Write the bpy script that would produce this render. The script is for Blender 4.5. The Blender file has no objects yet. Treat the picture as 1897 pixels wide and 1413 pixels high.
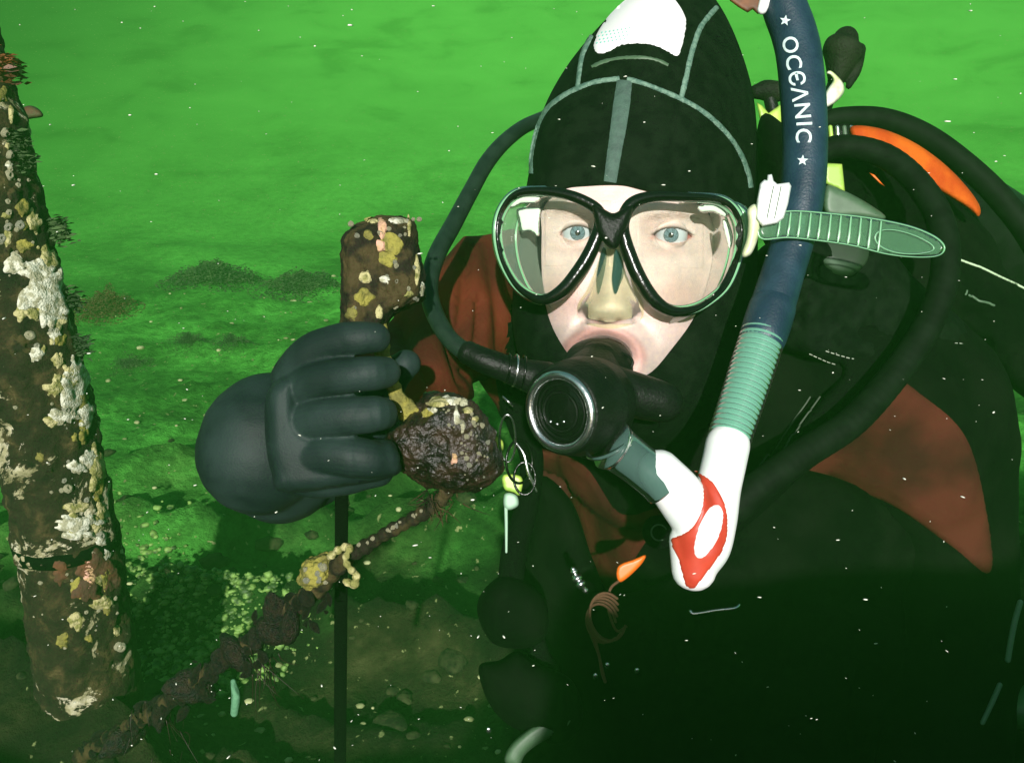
import bpy, bmesh, math, random
import numpy as np
from mathutils import Vector, Matrix, noise
from mathutils.bvhtree import BVHTree
from mathutils.geometry import delaunay_2d_cdt
random.seed(7); rng = np.random.default_rng(7)
S = bpy.context.scene
COL = S.collection

# ------------------------------------------------------------------ camera, water light, exposure
F = 948.5 / math.tan(math.radians(30))           # focal length in photo pixels
PITCH = math.radians(20)
CAM = Vector((0, 0, .95))
cd = bpy.data.cameras.new('camera'); cam = bpy.data.objects.new('camera', cd); COL.objects.link(cam)
cd.sensor_width = 36; cd.angle = math.radians(60); cd.clip_start = .02; cd.clip_end = 500
cam.location = CAM; cam.rotation_euler = (math.pi/2 - PITCH, 0, 0); S.camera = cam
RM = Matrix.Rotation(-PITCH, 3, 'X')

w = bpy.data.worlds.new('World'); S.world = w; w.use_nodes = True
wn = w.node_tree; sky = wn.nodes.new('ShaderNodeTexSky'); sky.sky_type = 'NISHITA'; sky.sun_disc = False
EL = math.radians(24); AZ = math.radians(180)
sky.sun_elevation = EL; sky.sun_rotation = AZ
bg = wn.nodes['Background']; bg.inputs[1].default_value = .05; wn.links.new(sky.outputs[0], bg.inputs[0])
sl = bpy.data.lights.new('sun', 'SUN'); sl.energy = 5; sl.angle = math.radians(.9); sl.color = (1, .95, .91)
so = bpy.data.objects.new('sun', sl); COL.objects.link(so)
sd = Vector((math.sin(AZ)*math.cos(EL), math.cos(AZ)*math.cos(EL), math.sin(EL)))
so.rotation_euler = sd.to_track_quat('Z', 'Y').to_euler()
S.view_settings.view_transform = 'Standard'; S.view_settings.look = 'None'; S.view_settings.gamma = 1
S.view_settings.exposure = .76
S.cycles.use_denoising = True

# ------------------------------------------------------------------ helpers
def V(px, py, d):
    """point seen at photo pixel px, py that lies d metres in front of the lens plane"""
    return CAM + RM @ Vector(((px-948.5)*d/F, d, (706.5-py)*d/F))

def VA(px, py, d):
    px = np.asarray(px, float); py = np.asarray(py, float); d = np.asarray(d, float)
    c = np.stack([(px-948.5)*d/F, d, (706.5-py)*d/F], -1)
    return c @ np.array(RM).T + np.array(CAM)

def link(o, parent=None, label=None, cat=None, group=None, kind=None):
    COL.objects.link(o)
    if parent: o.parent = parent
    for k, v in (('label', label), ('category', cat), ('group', group), ('kind', kind)):
        if v: o[k] = v
    return o

def origin_of(p):
    v = Vector((0, 0, 0))
    while p: v += p.location; p = p.parent
    return v

def thing(name, loc, label, cat, group=None):
    o = bpy.data.objects.new(name, None); o.location = loc; o.empty_display_size = .05
    return link(o, None, label, cat, group)

def mk(name, verts, faces, mat, parent=None, smooth=True, label=None, cat=None, group=None, kind=None, col=None, mi=None, base=None):
    """one mesh object from world coordinates"""
    me = bpy.data.meshes.new(name)
    vs = np.asarray([tuple(v) for v in verts], float) if not isinstance(verts, np.ndarray) else verts
    loc = Vector((0, 0, 0))
    if parent: off = origin_of(parent)
    else:
        off = Vector(base) if base is not None else Vector((float(vs[:, 0].mean()), float(vs[:, 1].mean()), float(vs[:, 2].min())))
        loc = off
    vs = vs - np.array(off)
    me.from_pydata([tuple(v) for v in vs], [], [tuple(int(i) for i in f) for f in faces])
    mats = mat if isinstance(mat, (list, tuple)) else [mat]
    for m in mats: me.materials.append(m)
    if mi is not None: me.polygons.foreach_set('material_index', np.asarray(mi, dtype=np.int32))
    if smooth: me.polygons.foreach_set('use_smooth', [True]*len(me.polygons))
    if col is not None:
        a = me.color_attributes.new('col', 'FLOAT_COLOR', 'POINT')
        a.data.foreach_set('color', np.concatenate([col, np.ones((len(col), 1))], 1).ravel())
    me.update()
    o = bpy.data.objects.new(name, me); o.location = loc
    return link(o, parent, label, cat, group, kind)

def fix_normals(o):
    bm = bmesh.new(); bm.from_mesh(o.data); bmesh.ops.recalc_face_normals(bm, faces=bm.faces); bm.to_mesh(o.data); bm.free()
    return o

def mat(name, c, rough=.6, metal=0, c2=None, scale=60, bump=0, bscale=None, spec=.5, coat=0, detail=4, sharp=(.4, .6), sheen=0, sss=0, emit=None):
    m = bpy.data.materials.new(name); m.use_nodes = True; n = m.node_tree; b = n.nodes['Principled BSDF']
    b.inputs['Base Color'].default_value = (*c, 1); b.inputs['Roughness'].default_value = rough
    b.inputs['Metallic'].default_value = metal; b.inputs['Specular IOR Level'].default_value = spec
    b.inputs['Coat Weight'].default_value = coat; b.inputs['Sheen Weight'].default_value = sheen
    if sss: b.inputs['Subsurface Weight'].default_value = sss; b.inputs['Subsurface Scale'].default_value = .006; b.inputs['Subsurface Radius'].default_value = (1, .4, .25)
    tc = n.nodes.new('ShaderNodeTexCoord')
    if c2:
        t = n.nodes.new('ShaderNodeTexNoise'); t.inputs['Scale'].default_value = scale; t.inputs['Detail'].default_value = detail
        n.links.new(tc.outputs['Object'], t.inputs['Vector'])
        r = n.nodes.new('ShaderNodeValToRGB'); r.color_ramp.elements[0].color = (*c, 1); r.color_ramp.elements[1].color = (*c2, 1)
        r.color_ramp.elements[0].position = sharp[0]; r.color_ramp.elements[1].position = sharp[1]
        n.links.new(t.outputs['Fac'], r.inputs['Fac']); n.links.new(r.outputs['Color'], b.inputs['Base Color'])
    if bump:
        t = n.nodes.new('ShaderNodeTexNoise'); t.inputs['Scale'].default_value = bscale or scale*2; t.inputs['Detail'].default_value = 5
        n.links.new(tc.outputs['Object'], t.inputs['Vector'])
        bp = n.nodes.new('ShaderNodeBump'); bp.inputs['Strength'].default_value = bump; bp.inputs['Distance'].default_value = .003
        n.links.new(t.outputs['Fac'], bp.inputs['Height']); n.links.new(bp.outputs['Normal'], b.inputs['Normal'])
    return m

def clear_mat(name, tint, dens=.25, diff=(.5, .6, .5), rough=.08, gloss=.1):
    """thin clear plastic: passes tinted light, scatters a little, mirrors by Fresnel"""
    m = bpy.data.materials.new(name); m.use_nodes = True; n = m.node_tree; n.nodes.clear()
    o = n.nodes.new('ShaderNodeOutputMaterial'); t = n.nodes.new('ShaderNodeBsdfTransparent'); t.inputs[0].default_value = (*tint, 1)
    d = n.nodes.new('ShaderNodeBsdfDiffuse'); d.inputs[0].default_value = (*diff, 1)
    g = n.nodes.new('ShaderNodeBsdfGlossy'); g.inputs['Roughness'].default_value = rough
    a = n.nodes.new('ShaderNodeMixShader'); a.inputs[0].default_value = dens
    n.links.new(t.outputs[0], a.inputs[1]); n.links.new(d.outputs[0], a.inputs[2])
    f = n.nodes.new('ShaderNodeLayerWeight'); f.inputs['Blend'].default_value = gloss
    b = n.nodes.new('ShaderNodeMixShader'); n.links.new(f.outputs['Fresnel'], b.inputs[0])
    n.links.new(a.outputs[0], b.inputs[1]); n.links.new(g.outputs[0], b.inputs[2]); n.links.new(b.outputs[0], o.inputs['Surface'])
    return m

def cr(pts, step=None, n=None, closed=False):
    """Catmull-Rom through rows of any width"""
    P = np.asarray(pts, float)
    if closed: Q = np.vstack([P[-1], P, P[0], P[1]])
    else: Q = np.vstack([2*P[0]-P[1], P, 2*P[-1]-P[-2]])
    out = []
    for i in range(1, len(Q)-2):
        a, b, c, d = Q[i-1:i+3]
        t = np.linspace(0, 1, 24, endpoint=False)[:, None]
        out.append(.5*((2*b)+(-a+c)*t+(2*a-5*b+4*c-d)*t*t+(-a+3*b-3*c+d)*t**3))
    out = np.vstack(out + [Q[-2:-1]])
    k = min(3, P.shape[1]) if P.shape[1] != 2 else 2
    L = np.r_[0, np.cumsum(np.linalg.norm(np.diff(out[:, :k], axis=0), axis=1))]
    if n is None: n = max(3, int(round(L[-1]/step))+1)
    s = np.linspace(0, L[-1], n + (1 if closed else 0))
    R = np.stack([np.interp(s, L, out[:, j]) for j in range(P.shape[1])], 1)
    return R[:-1] if closed else R

def tube_w(P, seg=16, caps=True, closed=False, squash=1.0, up=None):
    """P rows: x y z radius in world metres -> verts, faces"""
    P = np.asarray(P, float); n = len(P); C = P[:, :3]; r = P[:, 3]
    T = np.roll(C, -1, 0)-np.roll(C, 1, 0) if closed else np.gradient(C, axis=0)
    T /= np.linalg.norm(T, axis=1)[:, None]+1e-12
    u = np.array(up if up is not None else (0, 0, 1.0)); 
    if abs(T[0]@u) > .95: u = np.array((1., 0, 0))
    N = [u - (u@T[0])*T[0]]; N[0] /= np.linalg.norm(N[0])
    for i in range(1, n):
        v = (N[-1] if up is None else np.array(up, float)); v = v - (v@T[i])*T[i]; N.append(v/(np.linalg.norm(v)+1e-12))
    N = np.array(N); B = np.cross(T, N)
    if closed and up is None:                                    # spread the leftover twist
        v = N[-1]-(N[-1]@T[0])*T[0]; a = math.atan2(v@B[0], v@N[0])
        for i in range(n):
            t = -a*i/n; c, s_ = math.cos(t), math.sin(t); N[i], B[i] = c*N[i]+s_*B[i], c*B[i]-s_*N[i]
    rings = []; 
    def ring(c, nn, bb, rr): 
        th = np.linspace(0, 2*np.pi, seg, endpoint=False)[:, None]
        return c + rr*(np.cos(th)*nn + squash*np.sin(th)*bb)
    if caps and not closed:
        for a in (80, 60, 38, 18): rings.append(ring(C[0]-T[0]*r[0]*math.sin(math.radians(a)), N[0], B[0], r[0]*math.cos(math.radians(a))))
    for i in range(n): rings.append(ring(C[i], N[i], B[i], r[i]))
    if caps and not closed:
        for a in (18, 38, 60, 80): rings.append(ring(C[-1]+T[-1]*r[-1]*math.sin(math.radians(a)), N[-1], B[-1], r[-1]*math.cos(math.radians(a))))
    m = len(rings); V_ = np.vstack(rings); Fc = []
    for i in range(m if closed else m-1):
        j = (i+1) % m
        for k in range(seg):
            k2 = (k+1) % seg; Fc.append((i*seg+k, j*seg+k, j*seg+k2, i*seg+k2))
    if not closed: Fc.append(tuple(range(seg))); Fc.append(tuple(range((m-1)*seg+seg-1, (m-1)*seg-1, -1)))
    return V_, Fc

def PX(rows):
    """rows px py d rpx -> x y z r"""
    A = np.asarray(rows, float); return np.hstack([VA(A[:, 0], A[:, 1], A[:, 2]), (A[:, 3]*A[:, 2]/F)[:, None]])

def tube(rows, n=40, seg=16, caps=True, closed=False, mod=None, squash=1.0, up=None):
    A = cr(np.asarray(rows, float), n=n, closed=closed) if len(rows) > 2 or closed else np.asarray([np.array(rows[0])*(1-t)+np.array(rows[1])*t for t in np.linspace(0, 1, n)])
    P = PX(A)
    if mod is not None: P[:, 3] *= mod(np.linspace(0, 1, len(P)))
    return tube_w(P, seg, caps, closed, squash, up)

def join(*ms):
    vs, fs, k = [], [], 0
    for v, f in ms:
        vs.append(np.asarray([tuple(q) for q in v], float)); fs += [tuple(i+k for i in g) for g in f]; k += len(v)
    return np.vstack(vs), fs

def ball(c, r, seg=24, rings=14, R=None):
    c = np.array(c, float); r = np.array(r, float)*np.ones(3); vs = []
    for i in range(1, rings):
        a = math.pi*i/rings
        for k in range(seg):
            b = 2*math.pi*k/seg; vs.append((math.sin(a)*math.cos(b), math.sin(a)*math.sin(b), math.cos(a)))
    vs += [(0, 0, 1), (0, 0, -1)]
    v = np.array(vs)*r
    if R is not None: v = v @ np.array(R).T
    fs = [((i)*seg+k, (i+1)*seg+k, (i+1)*seg+(k+1) % seg, i*seg+(k+1) % seg) for i in range(rings-2) for k in range(seg)]
    t = (rings-1)*seg
    fs += [(t, k, (k+1) % seg) for k in range(seg)] + [(t+1, (rings-2)*seg+(k+1) % seg, (rings-2)*seg+k) for k in range(seg)]
    return v+c, fs

def loft(rings, closed_ring=True, cap=False):
    n = len(rings[0]); vs = np.vstack(rings); fs = []
    for i in range(len(rings)-1):
        for k in range(n if closed_ring else n-1):
            k2 = (k+1) % n; fs.append((i*n+k, i*n+k2, (i+1)*n+k2, (i+1)*n+k))
    if cap: fs.append(tuple(range(n-1, -1, -1))); fs.append(tuple(range((len(rings)-1)*n, len(rings)*n)))
    return vs, fs

def union(name, parts, voxel, mat_, parent=None, smooth=6, **k):
    v, f = join(*parts); o = mk(name, v, f, mat_, parent, **k)
    m = o.modifiers.new('r', 'REMESH'); m.mode = 'VOXEL'; m.voxel_size = voxel; m.use_smooth_shade = True
    if smooth: q = o.modifiers.new('s', 'SMOOTH'); q.factor = .5; q.iterations = smooth
    dg = bpy.context.evaluated_depsgraph_get(); dg.update()
    me = bpy.data.meshes.new_from_object(o.evaluated_get(dg)); o.modifiers.clear()
    old = o.data; o.data = me; bpy.data.meshes.remove(old)
    if not me.materials: me.materials.append(mat_ if not isinstance(mat_, (list, tuple)) else mat_[0])
    return o

def bvh_of(*objs):
    vs, fs, k = [], [], 0
    for o in objs:
        off = origin_of(o)
        for v in o.data.vertices: vs.append(v.co+off)
        for p in o.data.polygons: fs.append([i+k for i in p.vertices])
        k = len(vs)
    return BVHTree.FromPolygons(vs, fs)

def hit(b, px, py, default=None):
    d = (V(px, py, 1)-CAM).normalized(); p, n, _, _ = b.ray_cast(CAM, d)
    if p is None:
        return V(px, py, default or .7), -d
    if n.dot(d) > 0: n = -n
    return p, n

def segdist(P, O):
    A = O; B = np.roll(O, -1, 0); D = np.full(len(P), 1e9)
    for a, b in zip(A, B):
        ab = b-a; t = np.clip(((P-a)@ab)/(ab@ab+1e-12), 0, 1); D = np.minimum(D, np.linalg.norm(P-(a+t[:, None]*ab), axis=1))
    return D

def inside(P, O):
    x, y = P[:, 0], P[:, 1]; c = np.zeros(len(P), bool); j = len(O)-1
    for i in range(len(O)):
        xi, yi = O[i]; xj, yj = O[j]
        c ^= ((yi > y) != (yj > y)) & (x < (xj-xi)*(y-yi)/(yj-yi+1e-12)+xi); j = i
    return c

def tri(outline, step, curve=True, bstep=None):
    O = cr(outline, step=bstep or step, closed=True) if curve else np.asarray(outline, float)
    mn, mx = O.min(0), O.max(0)
    gx, gy = np.meshgrid(np.arange(mn[0], mx[0], step), np.arange(mn[1], mx[1], step*.87)); gx[1::2] += step/2
    G = np.stack([gx.ravel(), gy.ravel()], 1); G = G[inside(G, O)]
    if len(G): G = G[segdist(G, O) > step*.45]
    A = np.vstack([O, G]) if len(G) else O
    r = delaunay_2d_cdt([Vector(p) for p in A], [], [list(range(len(O)))], 1, 1e-6)
    P = np.array([tuple(v) for v in r[0]]); return P, [tuple(f) for f in r[2]], O

def puffy(outline, dfun, puff, edge, step=6, back=.01, curve=True, rough=0):
    """closed cushion whose outline (photo px) sits at depth dfun, bulging puff metres towards the viewer and back away"""
    P, T, O = tri(outline, step, curve); D = segdist(P, O); t = np.clip(D/edge, 0, 1); dome = np.sqrt(np.clip(1-(1-t)**2, 0, 1))
    d0 = np.array([dfun(x, y) for x, y in P]) if callable(dfun) else np.full(len(P), float(dfun))
    nz = np.zeros(len(P))
    if rough: nz = np.array([noise.noise(Vector((x*.03, y*.03, 3.3)))+.5*noise.noise(Vector((x*.09, y*.09, 1.3))) for x, y in P])*rough*dome
    f = VA(P[:, 0], P[:, 1], d0-puff*dome+nz); b = VA(P[:, 0], P[:, 1], d0+back*dome)
    on = D < 1e-3; idx = np.arange(len(P)); nb = {}; bl = []
    k = len(P); bi = idx.copy()
    for i in idx:
        if not on[i]: bi[i] = k; k += 1; bl.append(i)
    vs = np.vstack([f, b[bl]]) if bl else f
    fs = [tuple(t_) for t_ in T]+[tuple(bi[list(t_[::-1])]) for t_ in T]
    return vs, [g for g in fs if len(set(g)) == 3]

def drape(outline, b, lift, step=5, edge=3, dflt=None, curve=True, flat=False):
    P, T, O = tri(outline, step, curve); D = segdist(P, O); t = np.clip(D/edge, 0, 1); vs = []
    if flat: t = t*0+1
    for (x, y), q in zip(P, t):
        p, n = hit(b, x, y, dflt); p = p + n*(lift*math.sqrt(max(0, 1-(1-q)**2))-.0004*(1-q)); vs.append(tuple(p))
    return np.array(vs), T

def ribbon(path, width, b, lift, step=4, dflt=None, wob=0):
    A = cr(path, step=step) if len(path) > 2 else np.array([np.array(path[0])*(1-t)+np.array(path[1])*t for t in np.linspace(0, 1, 12)])
    T = np.gradient(A[:, :2], axis=0); T /= np.linalg.norm(T, axis=1)[:, None]+1e-9; N = np.stack([-T[:, 1], T[:, 0]], 1)
    vs, fs = [], []; m = 5
    for i in range(len(A)):
        w_ = (A[i, 2] if A.shape[1] > 2 else width)*(1+wob*random.uniform(-1, 1))
        for s_, h in ((-.5, -.0003), (-.4, lift*.8), (0, lift), (.4, lift*.8), (.5, -.0003)):
            q = A[i, :2]+N[i]*w_*s_; p, n = hit(b, q[0], q[1], dflt); vs.append(tuple(p+n*h))
    for i in range(len(A)-1):
        for k in range(m-1): fs.append((i*m+k, i*m+k+1, (i+1)*m+k+1, (i+1)*m+k))
    return np.array(vs), fs

def path_on(path, b, lift, rpx, step=4, dflt=None, d_=.6):
    A = cr(path, step=step); out = []
    for x, y in A[:, :2]:
        p, n = hit(b, x, y, dflt); p = p+n*lift; out.append((*p, rpx*(p-CAM).length/F))
    return np.array(out)

def G(x, y, cx, cy, sx, sy, rot=0):
    c, s_ = math.cos(rot), math.sin(rot); u = (x-cx)*c+(y-cy)*s_; v = -(x-cx)*s_+(y-cy)*c
    return np.exp(-.5*((u/sx)**2+(v/sy)**2))

# ------------------------------------------------------------------ sea bed
def gz(x, y):
    p = Vector((x, y, 0)); r = math.hypot(x, y)
    k = 1/(1+max(0, r-2)*.5)
    z = .07*noise.noise(p*.45+Vector((3, 1, 0))) + .045*k*noise.noise(Vector((x*1.3+y*.4, y*2.6, 2)))
    # broken ledges that run across the slope
    q = 1-abs(noise.noise(Vector((x*.9-y*.55+2, y*2.4+x*.5, 7)))*2); z += .12*(max(0, q)**3)*k*k*min(1, max(0, (r-.6)*2))
    q2 = 1-abs(noise.noise(Vector((x*2.6, y*6.5+x*1.2, 4)))*2); z += .028*(max(0, q2)**2)*k*k
    z += .020*noise.noise(p*9)*k*k + .012*noise.noise(p*23)*k + .006*abs(noise.noise(p*50))*k + .004*noise.noise(p*95)*k*k
    fx_ = min(1, max(0, (x/max(y, .5)+.60)/.50)); fx_ = fx_*fx_*(3-2*fx_)
    z += .012*max(0, r-3)+(.80+.20*fx_)*.36*(max(0, min(r, 14)-4.6)**2/(max(0, min(r, 14)-4.6)+2.0))+.01*max(0, r-14)  # added far slope, raised to stand in for the bright open water
    # dark rock mound at the foot of the pile
    z += .19*math.exp(-((x+.70)/.26)**2-((y-.93)/.15)**2)+.012*abs(noise.noise(p*17))*math.exp(-((x+.70)/.4)**2-((y-.93)/.3)**2)
    return z-.03

def build_ground():
    na, nr = 380, 300
    an = np.radians(np.linspace(-95, 95, na)); rr = np.geomspace(.2, 56, nr)
    vs = np.array([(r*math.sin(a), r*math.cos(a)-.1, 0) for r in rr for a in an])
    vs[:, 2] = [gz(v[0], v[1]) for v in vs]
    fs = [(i*na+k, i*na+k+1, (i+1)*na+k+1, (i+1)*na+k) for i in range(nr-1) for k in range(na-1)]
    m = bpy.data.materials.new('silt'); m.use_nodes = True; n = m.node_tree; b = n.nodes['Principled BSDF']; b.inputs['Roughness'].default_value = .9; b.inputs['Specular IOR Level'].default_value = .15
    tc = n.nodes.new('ShaderNodeTexCoord')
    def N(scale, detail=6, rough=.6, dist=0):
        t = n.nodes.new('ShaderNodeTexNoise'); t.inputs['Scale'].default_value = scale; t.inputs['Detail'].default_value = detail; t.inputs['Roughness'].default_value = rough; t.inputs['Distortion'].default_value = dist
        n.links.new(tc.outputs['Object'], t.inputs['Vector']); return t.outputs['Fac']
    def ramp(src, *e):
        r = n.nodes.new('ShaderNodeValToRGB'); r.color_ramp.elements[0].position = e[0][0]; r.color_ramp.elements[0].color = (*e[0][1], 1)
        r.color_ramp.elements[1].position = e[-1][0]; r.color_ramp.elements[1].color = (*e[-1][1], 1)
        for p, c in e[1:-1]: q = r.color_ramp.elements.new(p); q.color = (*c, 1)
        n.links.new(src, r.inputs['Fac']); return r.outputs['Color']
    def mix(f, a, c, mode='MIX'):
        x = n.nodes.new('ShaderNodeMixRGB'); x.blend_type = mode
        if isinstance(f, float): x.inputs[0].default_value = f
        else: n.links.new(f, x.inputs[0])
        n.links.new(a, x.inputs[1]); n.links.new(c, x.inputs[2]); return x.outputs[0]
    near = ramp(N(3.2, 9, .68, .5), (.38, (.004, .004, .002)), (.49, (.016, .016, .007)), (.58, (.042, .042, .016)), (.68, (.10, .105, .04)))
    far = ramp(N(1.5, 5, .6, .4), (.32, (.07, .38, .04)), (.45, (.10, .51, .06)), (.62, (.115, .57, .07)))  # far green carries the glow of lit water haze in its colour
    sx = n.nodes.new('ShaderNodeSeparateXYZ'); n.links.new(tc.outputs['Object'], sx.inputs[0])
    dz = n.nodes.new('ShaderNodeMapRange'); dz.interpolation_type = 'SMOOTHSTEP'; dz.inputs['From Min'].default_value = -6.5; dz.inputs['From Max'].default_value = -.4; dz.inputs['To Min'].default_value = .04; n.links.new(sx.outputs['X'], dz.inputs['Value'])  # paints the gloom of the upper left water into the far slope
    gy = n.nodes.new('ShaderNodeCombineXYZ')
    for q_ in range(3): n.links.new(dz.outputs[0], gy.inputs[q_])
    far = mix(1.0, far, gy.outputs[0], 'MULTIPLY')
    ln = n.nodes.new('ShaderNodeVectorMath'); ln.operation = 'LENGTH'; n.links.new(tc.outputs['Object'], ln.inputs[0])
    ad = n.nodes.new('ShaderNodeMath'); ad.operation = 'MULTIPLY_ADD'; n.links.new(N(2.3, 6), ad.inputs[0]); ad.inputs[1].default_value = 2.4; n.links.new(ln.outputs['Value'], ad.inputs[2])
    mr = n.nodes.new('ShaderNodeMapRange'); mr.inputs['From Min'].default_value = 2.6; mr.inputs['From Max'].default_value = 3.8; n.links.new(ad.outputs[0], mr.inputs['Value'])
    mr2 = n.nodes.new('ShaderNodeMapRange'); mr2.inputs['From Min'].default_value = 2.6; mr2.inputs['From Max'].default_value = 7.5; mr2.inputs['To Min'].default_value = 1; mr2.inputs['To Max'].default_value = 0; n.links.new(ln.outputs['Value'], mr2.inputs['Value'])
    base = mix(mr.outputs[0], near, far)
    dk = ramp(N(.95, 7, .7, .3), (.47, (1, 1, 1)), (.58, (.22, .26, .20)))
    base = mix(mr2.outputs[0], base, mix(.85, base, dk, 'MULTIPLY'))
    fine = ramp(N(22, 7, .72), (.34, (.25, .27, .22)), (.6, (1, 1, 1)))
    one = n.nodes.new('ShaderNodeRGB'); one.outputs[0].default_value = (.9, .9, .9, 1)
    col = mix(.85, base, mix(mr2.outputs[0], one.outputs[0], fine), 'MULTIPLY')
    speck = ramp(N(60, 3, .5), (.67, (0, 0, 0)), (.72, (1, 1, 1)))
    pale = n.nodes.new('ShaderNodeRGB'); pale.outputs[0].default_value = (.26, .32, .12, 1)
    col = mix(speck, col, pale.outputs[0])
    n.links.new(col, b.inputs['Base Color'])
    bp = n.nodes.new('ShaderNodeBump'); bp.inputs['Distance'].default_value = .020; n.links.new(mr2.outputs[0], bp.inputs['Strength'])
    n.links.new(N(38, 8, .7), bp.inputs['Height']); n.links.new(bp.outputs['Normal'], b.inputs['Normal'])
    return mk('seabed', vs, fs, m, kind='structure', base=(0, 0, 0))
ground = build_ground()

# water: an even green volume whose top is just over the tallest thing
HZ = (-60, 60, -3, 60, -1.3, 3.45)
bm = bmesh.new(); bmesh.ops.create_cube(bm, size=1)
for v in bm.verts: v.co = Vector(((v.co.x+.5)*(HZ[1]-HZ[0])+HZ[0], (v.co.y+.5)*(HZ[3]-HZ[2])+HZ[2], (v.co.z+.5)*(HZ[5]-HZ[4])+HZ[4]))
me = bpy.data.meshes.new('haze'); bm.to_mesh(me); bm.free(); hz = link(bpy.data.objects.new('haze', me), kind='stuff')
hm = bpy.data.materials.new('green_water'); hm.use_nodes = True; n = hm.node_tree; n.nodes.clear()
o = n.nodes.new('ShaderNodeOutputMaterial'); v = n.nodes.new('ShaderNodeVolumePrincipled'); n.links.new(v.outputs[0], o.inputs['Volume'])
v.inputs['Color'].default_value = (.075, .50, .065, 1); v.inputs['Absorption Color'].default_value = (0, 0, 0, 1)
v.inputs['Density'].default_value = .075; v.inputs['Anisotropy'].default_value = -.12; me.materials.append(hm)

# ------------------------------------------------------------------ materials
M = dict(
 neoprene=mat('neoprene', (.0015, .0025, .0018), .8, spec=.07, c2=(.004, .007, .004), scale=90, bump=.25, bscale=900, sheen=.0),
 rubber=mat('black_rubber', (.002, .003, .002), .45, c2=(.005, .006, .005), scale=60, bump=.2, bscale=500, spec=.18),
 gloss=mat('black_gloss', (.003, .004, .003), .2, spec=.4, bump=.15, bscale=200),
 webbing=mat('webbing', (.0015, .002, .0015), .9, spec=.06, bump=.4, bscale=700),
 suit=mat('red_suit', (.045, .008, .005), .8, spec=.12, c2=(.10, .017, .008), scale=14, bump=.35, bscale=120),
 suitshade=mat('shaded_red_suit', (.028, .007, .005), .85, spec=.1, c2=(.070, .015, .010), scale=12, bump=.8, bscale=38),  # darker copy of the red suit, with the shade put into its colour
 blacksuit=mat('black_suit', (.001, .0015, .001), .9, spec=.05, c2=(.003, .004, .0025), scale=20, bump=.4, bscale=90),
 glove=mat('glove_rubber', (.006, .013, .013), .62, c2=(.014, .026, .025), scale=30, bump=.12, bscale=900, spec=.22),
 tape=mat('seam_tape', (.07, .15, .11), .6, c2=(.15, .26, .19), scale=220, bump=.5, bscale=600),
 stripe=mat('grey_stripe', (.035, .07, .055), .7, c2=(.05, .10, .075), scale=150, bump=.3, bscale=900),
 white=mat('white_print', (.82, .84, .82), .5),
 whitepl=mat('white_plastic', (.84, .86, .84), .35, c2=(.72, .80, .76), scale=50),
 navy=mat('navy_rubber', (.006, .020, .040), .45, c2=(.012, .034, .058), scale=50, bump=.15, bscale=600),
 red=mat('red_print', (.42, .035, .018), .45, c2=(.50, .05, .025), scale=60),
 metal=mat('steel', (.88, .92, .90), .27, metal=1, bump=.1, bscale=300),
 orange=mat('orange_fabric', (.55, .11, .01), .7, spec=.1, c2=(.42, .06, .008), scale=30, bump=.3, bscale=300),
 orangepl=mat('orange_plastic', (.85, .16, .015), .45),
 lime=mat('lime_plastic', (.42, .62, .10), .4, c2=(.30, .5, .08), scale=60),
 greygreen=mat('grey_plastic', (.07, .13, .07), .5, c2=(.05, .10, .05), scale=70),
 cord=mat('brown_cord', (.10, .045, .02), .7, bump=.6, bscale=1500),
 kelp=mat('brown_weed', (.16, .05, .012), .6, c2=(.07, .02, .006), scale=60),
 redweed=mat('red_weed', (.085, .028, .012), .8, c2=(.05, .05, .015), scale=40),
 darkweed=mat('dark_weed', (.02, .045, .014), .95, c2=(.045, .085, .025), scale=20),
 clear=clear_mat('clear_silicone', (.70, .82, .72), .24, (.40, .55, .42), .16, .3),
 clearstrap=clear_mat('clear_strap', (.76, .92, .78), .11, (.30, .66, .38), .25, .22),
 clearthick=clear_mat('clear_rib', (.6, .85, .6), .6, (.28, .62, .34), .2, .35),
 glintpad=clear_mat('painted_glint', (.75, .95, .78), .8, (.80, .95, .78), .15, .3),  # near-white diffuse colour for the painted glints on the mask skirt
 tubegreen=clear_mat('corrugated_tube', (.45, .75, .6), .6, (.18, .46, .33), .3, .15),
 glass=clear_mat('lens_glass', (.96, .98, .96), .012, (.5, .6, .5), .02, .06),
 smoke=clear_mat('smoky_silicone', (.36, .50, .46), .55, (.08, .15, .13), .25, .2),
)

# ------------------------------------------------------------------ the diver: face
person = thing('person', (.22, .95, .02), 'diver in black hood, grey gloves and red and black drysuit facing the camera', 'person')
CX0, CY0 = 1147., 470.
EYES = ((1070., 432.), (1243., 436.))
ER = .0118; EPX = .623                                          # eyeball radius and depth of its front
EP = (.6205, .6235)
def sm(a, b, k): h = np.clip(.5+.5*(b-a)/k, 0, 1); return b*(1-h)+a*h-k*h*(1-h)   # smooth minimum
def almond(x, y, i):
    ex, ey = EYES[i]; 
    if i == 0: x0, x1, yi, up, dn, tilt = 1038, 1098, 433, 13.5, 12, .05
    else: x0, x1, yi, up, dn, tilt = 1211, 1283, 437, 14, 12.5, .04
    t = (x-x0)/(x1-x0); tt = np.clip(t, 0, 1)
    cy = yi + (x-(x0+x1)/2)*tilt*(1 if i else -1)
    sh = np.sin(np.pi*np.clip(tt, .0, 1))**.72
    top = cy-up*sh; bot = cy+dn*sh
    s_ = np.maximum(top-y, y-bot); s_ = np.where((t < 0) | (t > 1), np.hypot(np.where(t < 0, x-x0, x-x1), y-cy), s_)
    return s_, top, bot                                          # <0 inside the opening (px)
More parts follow.
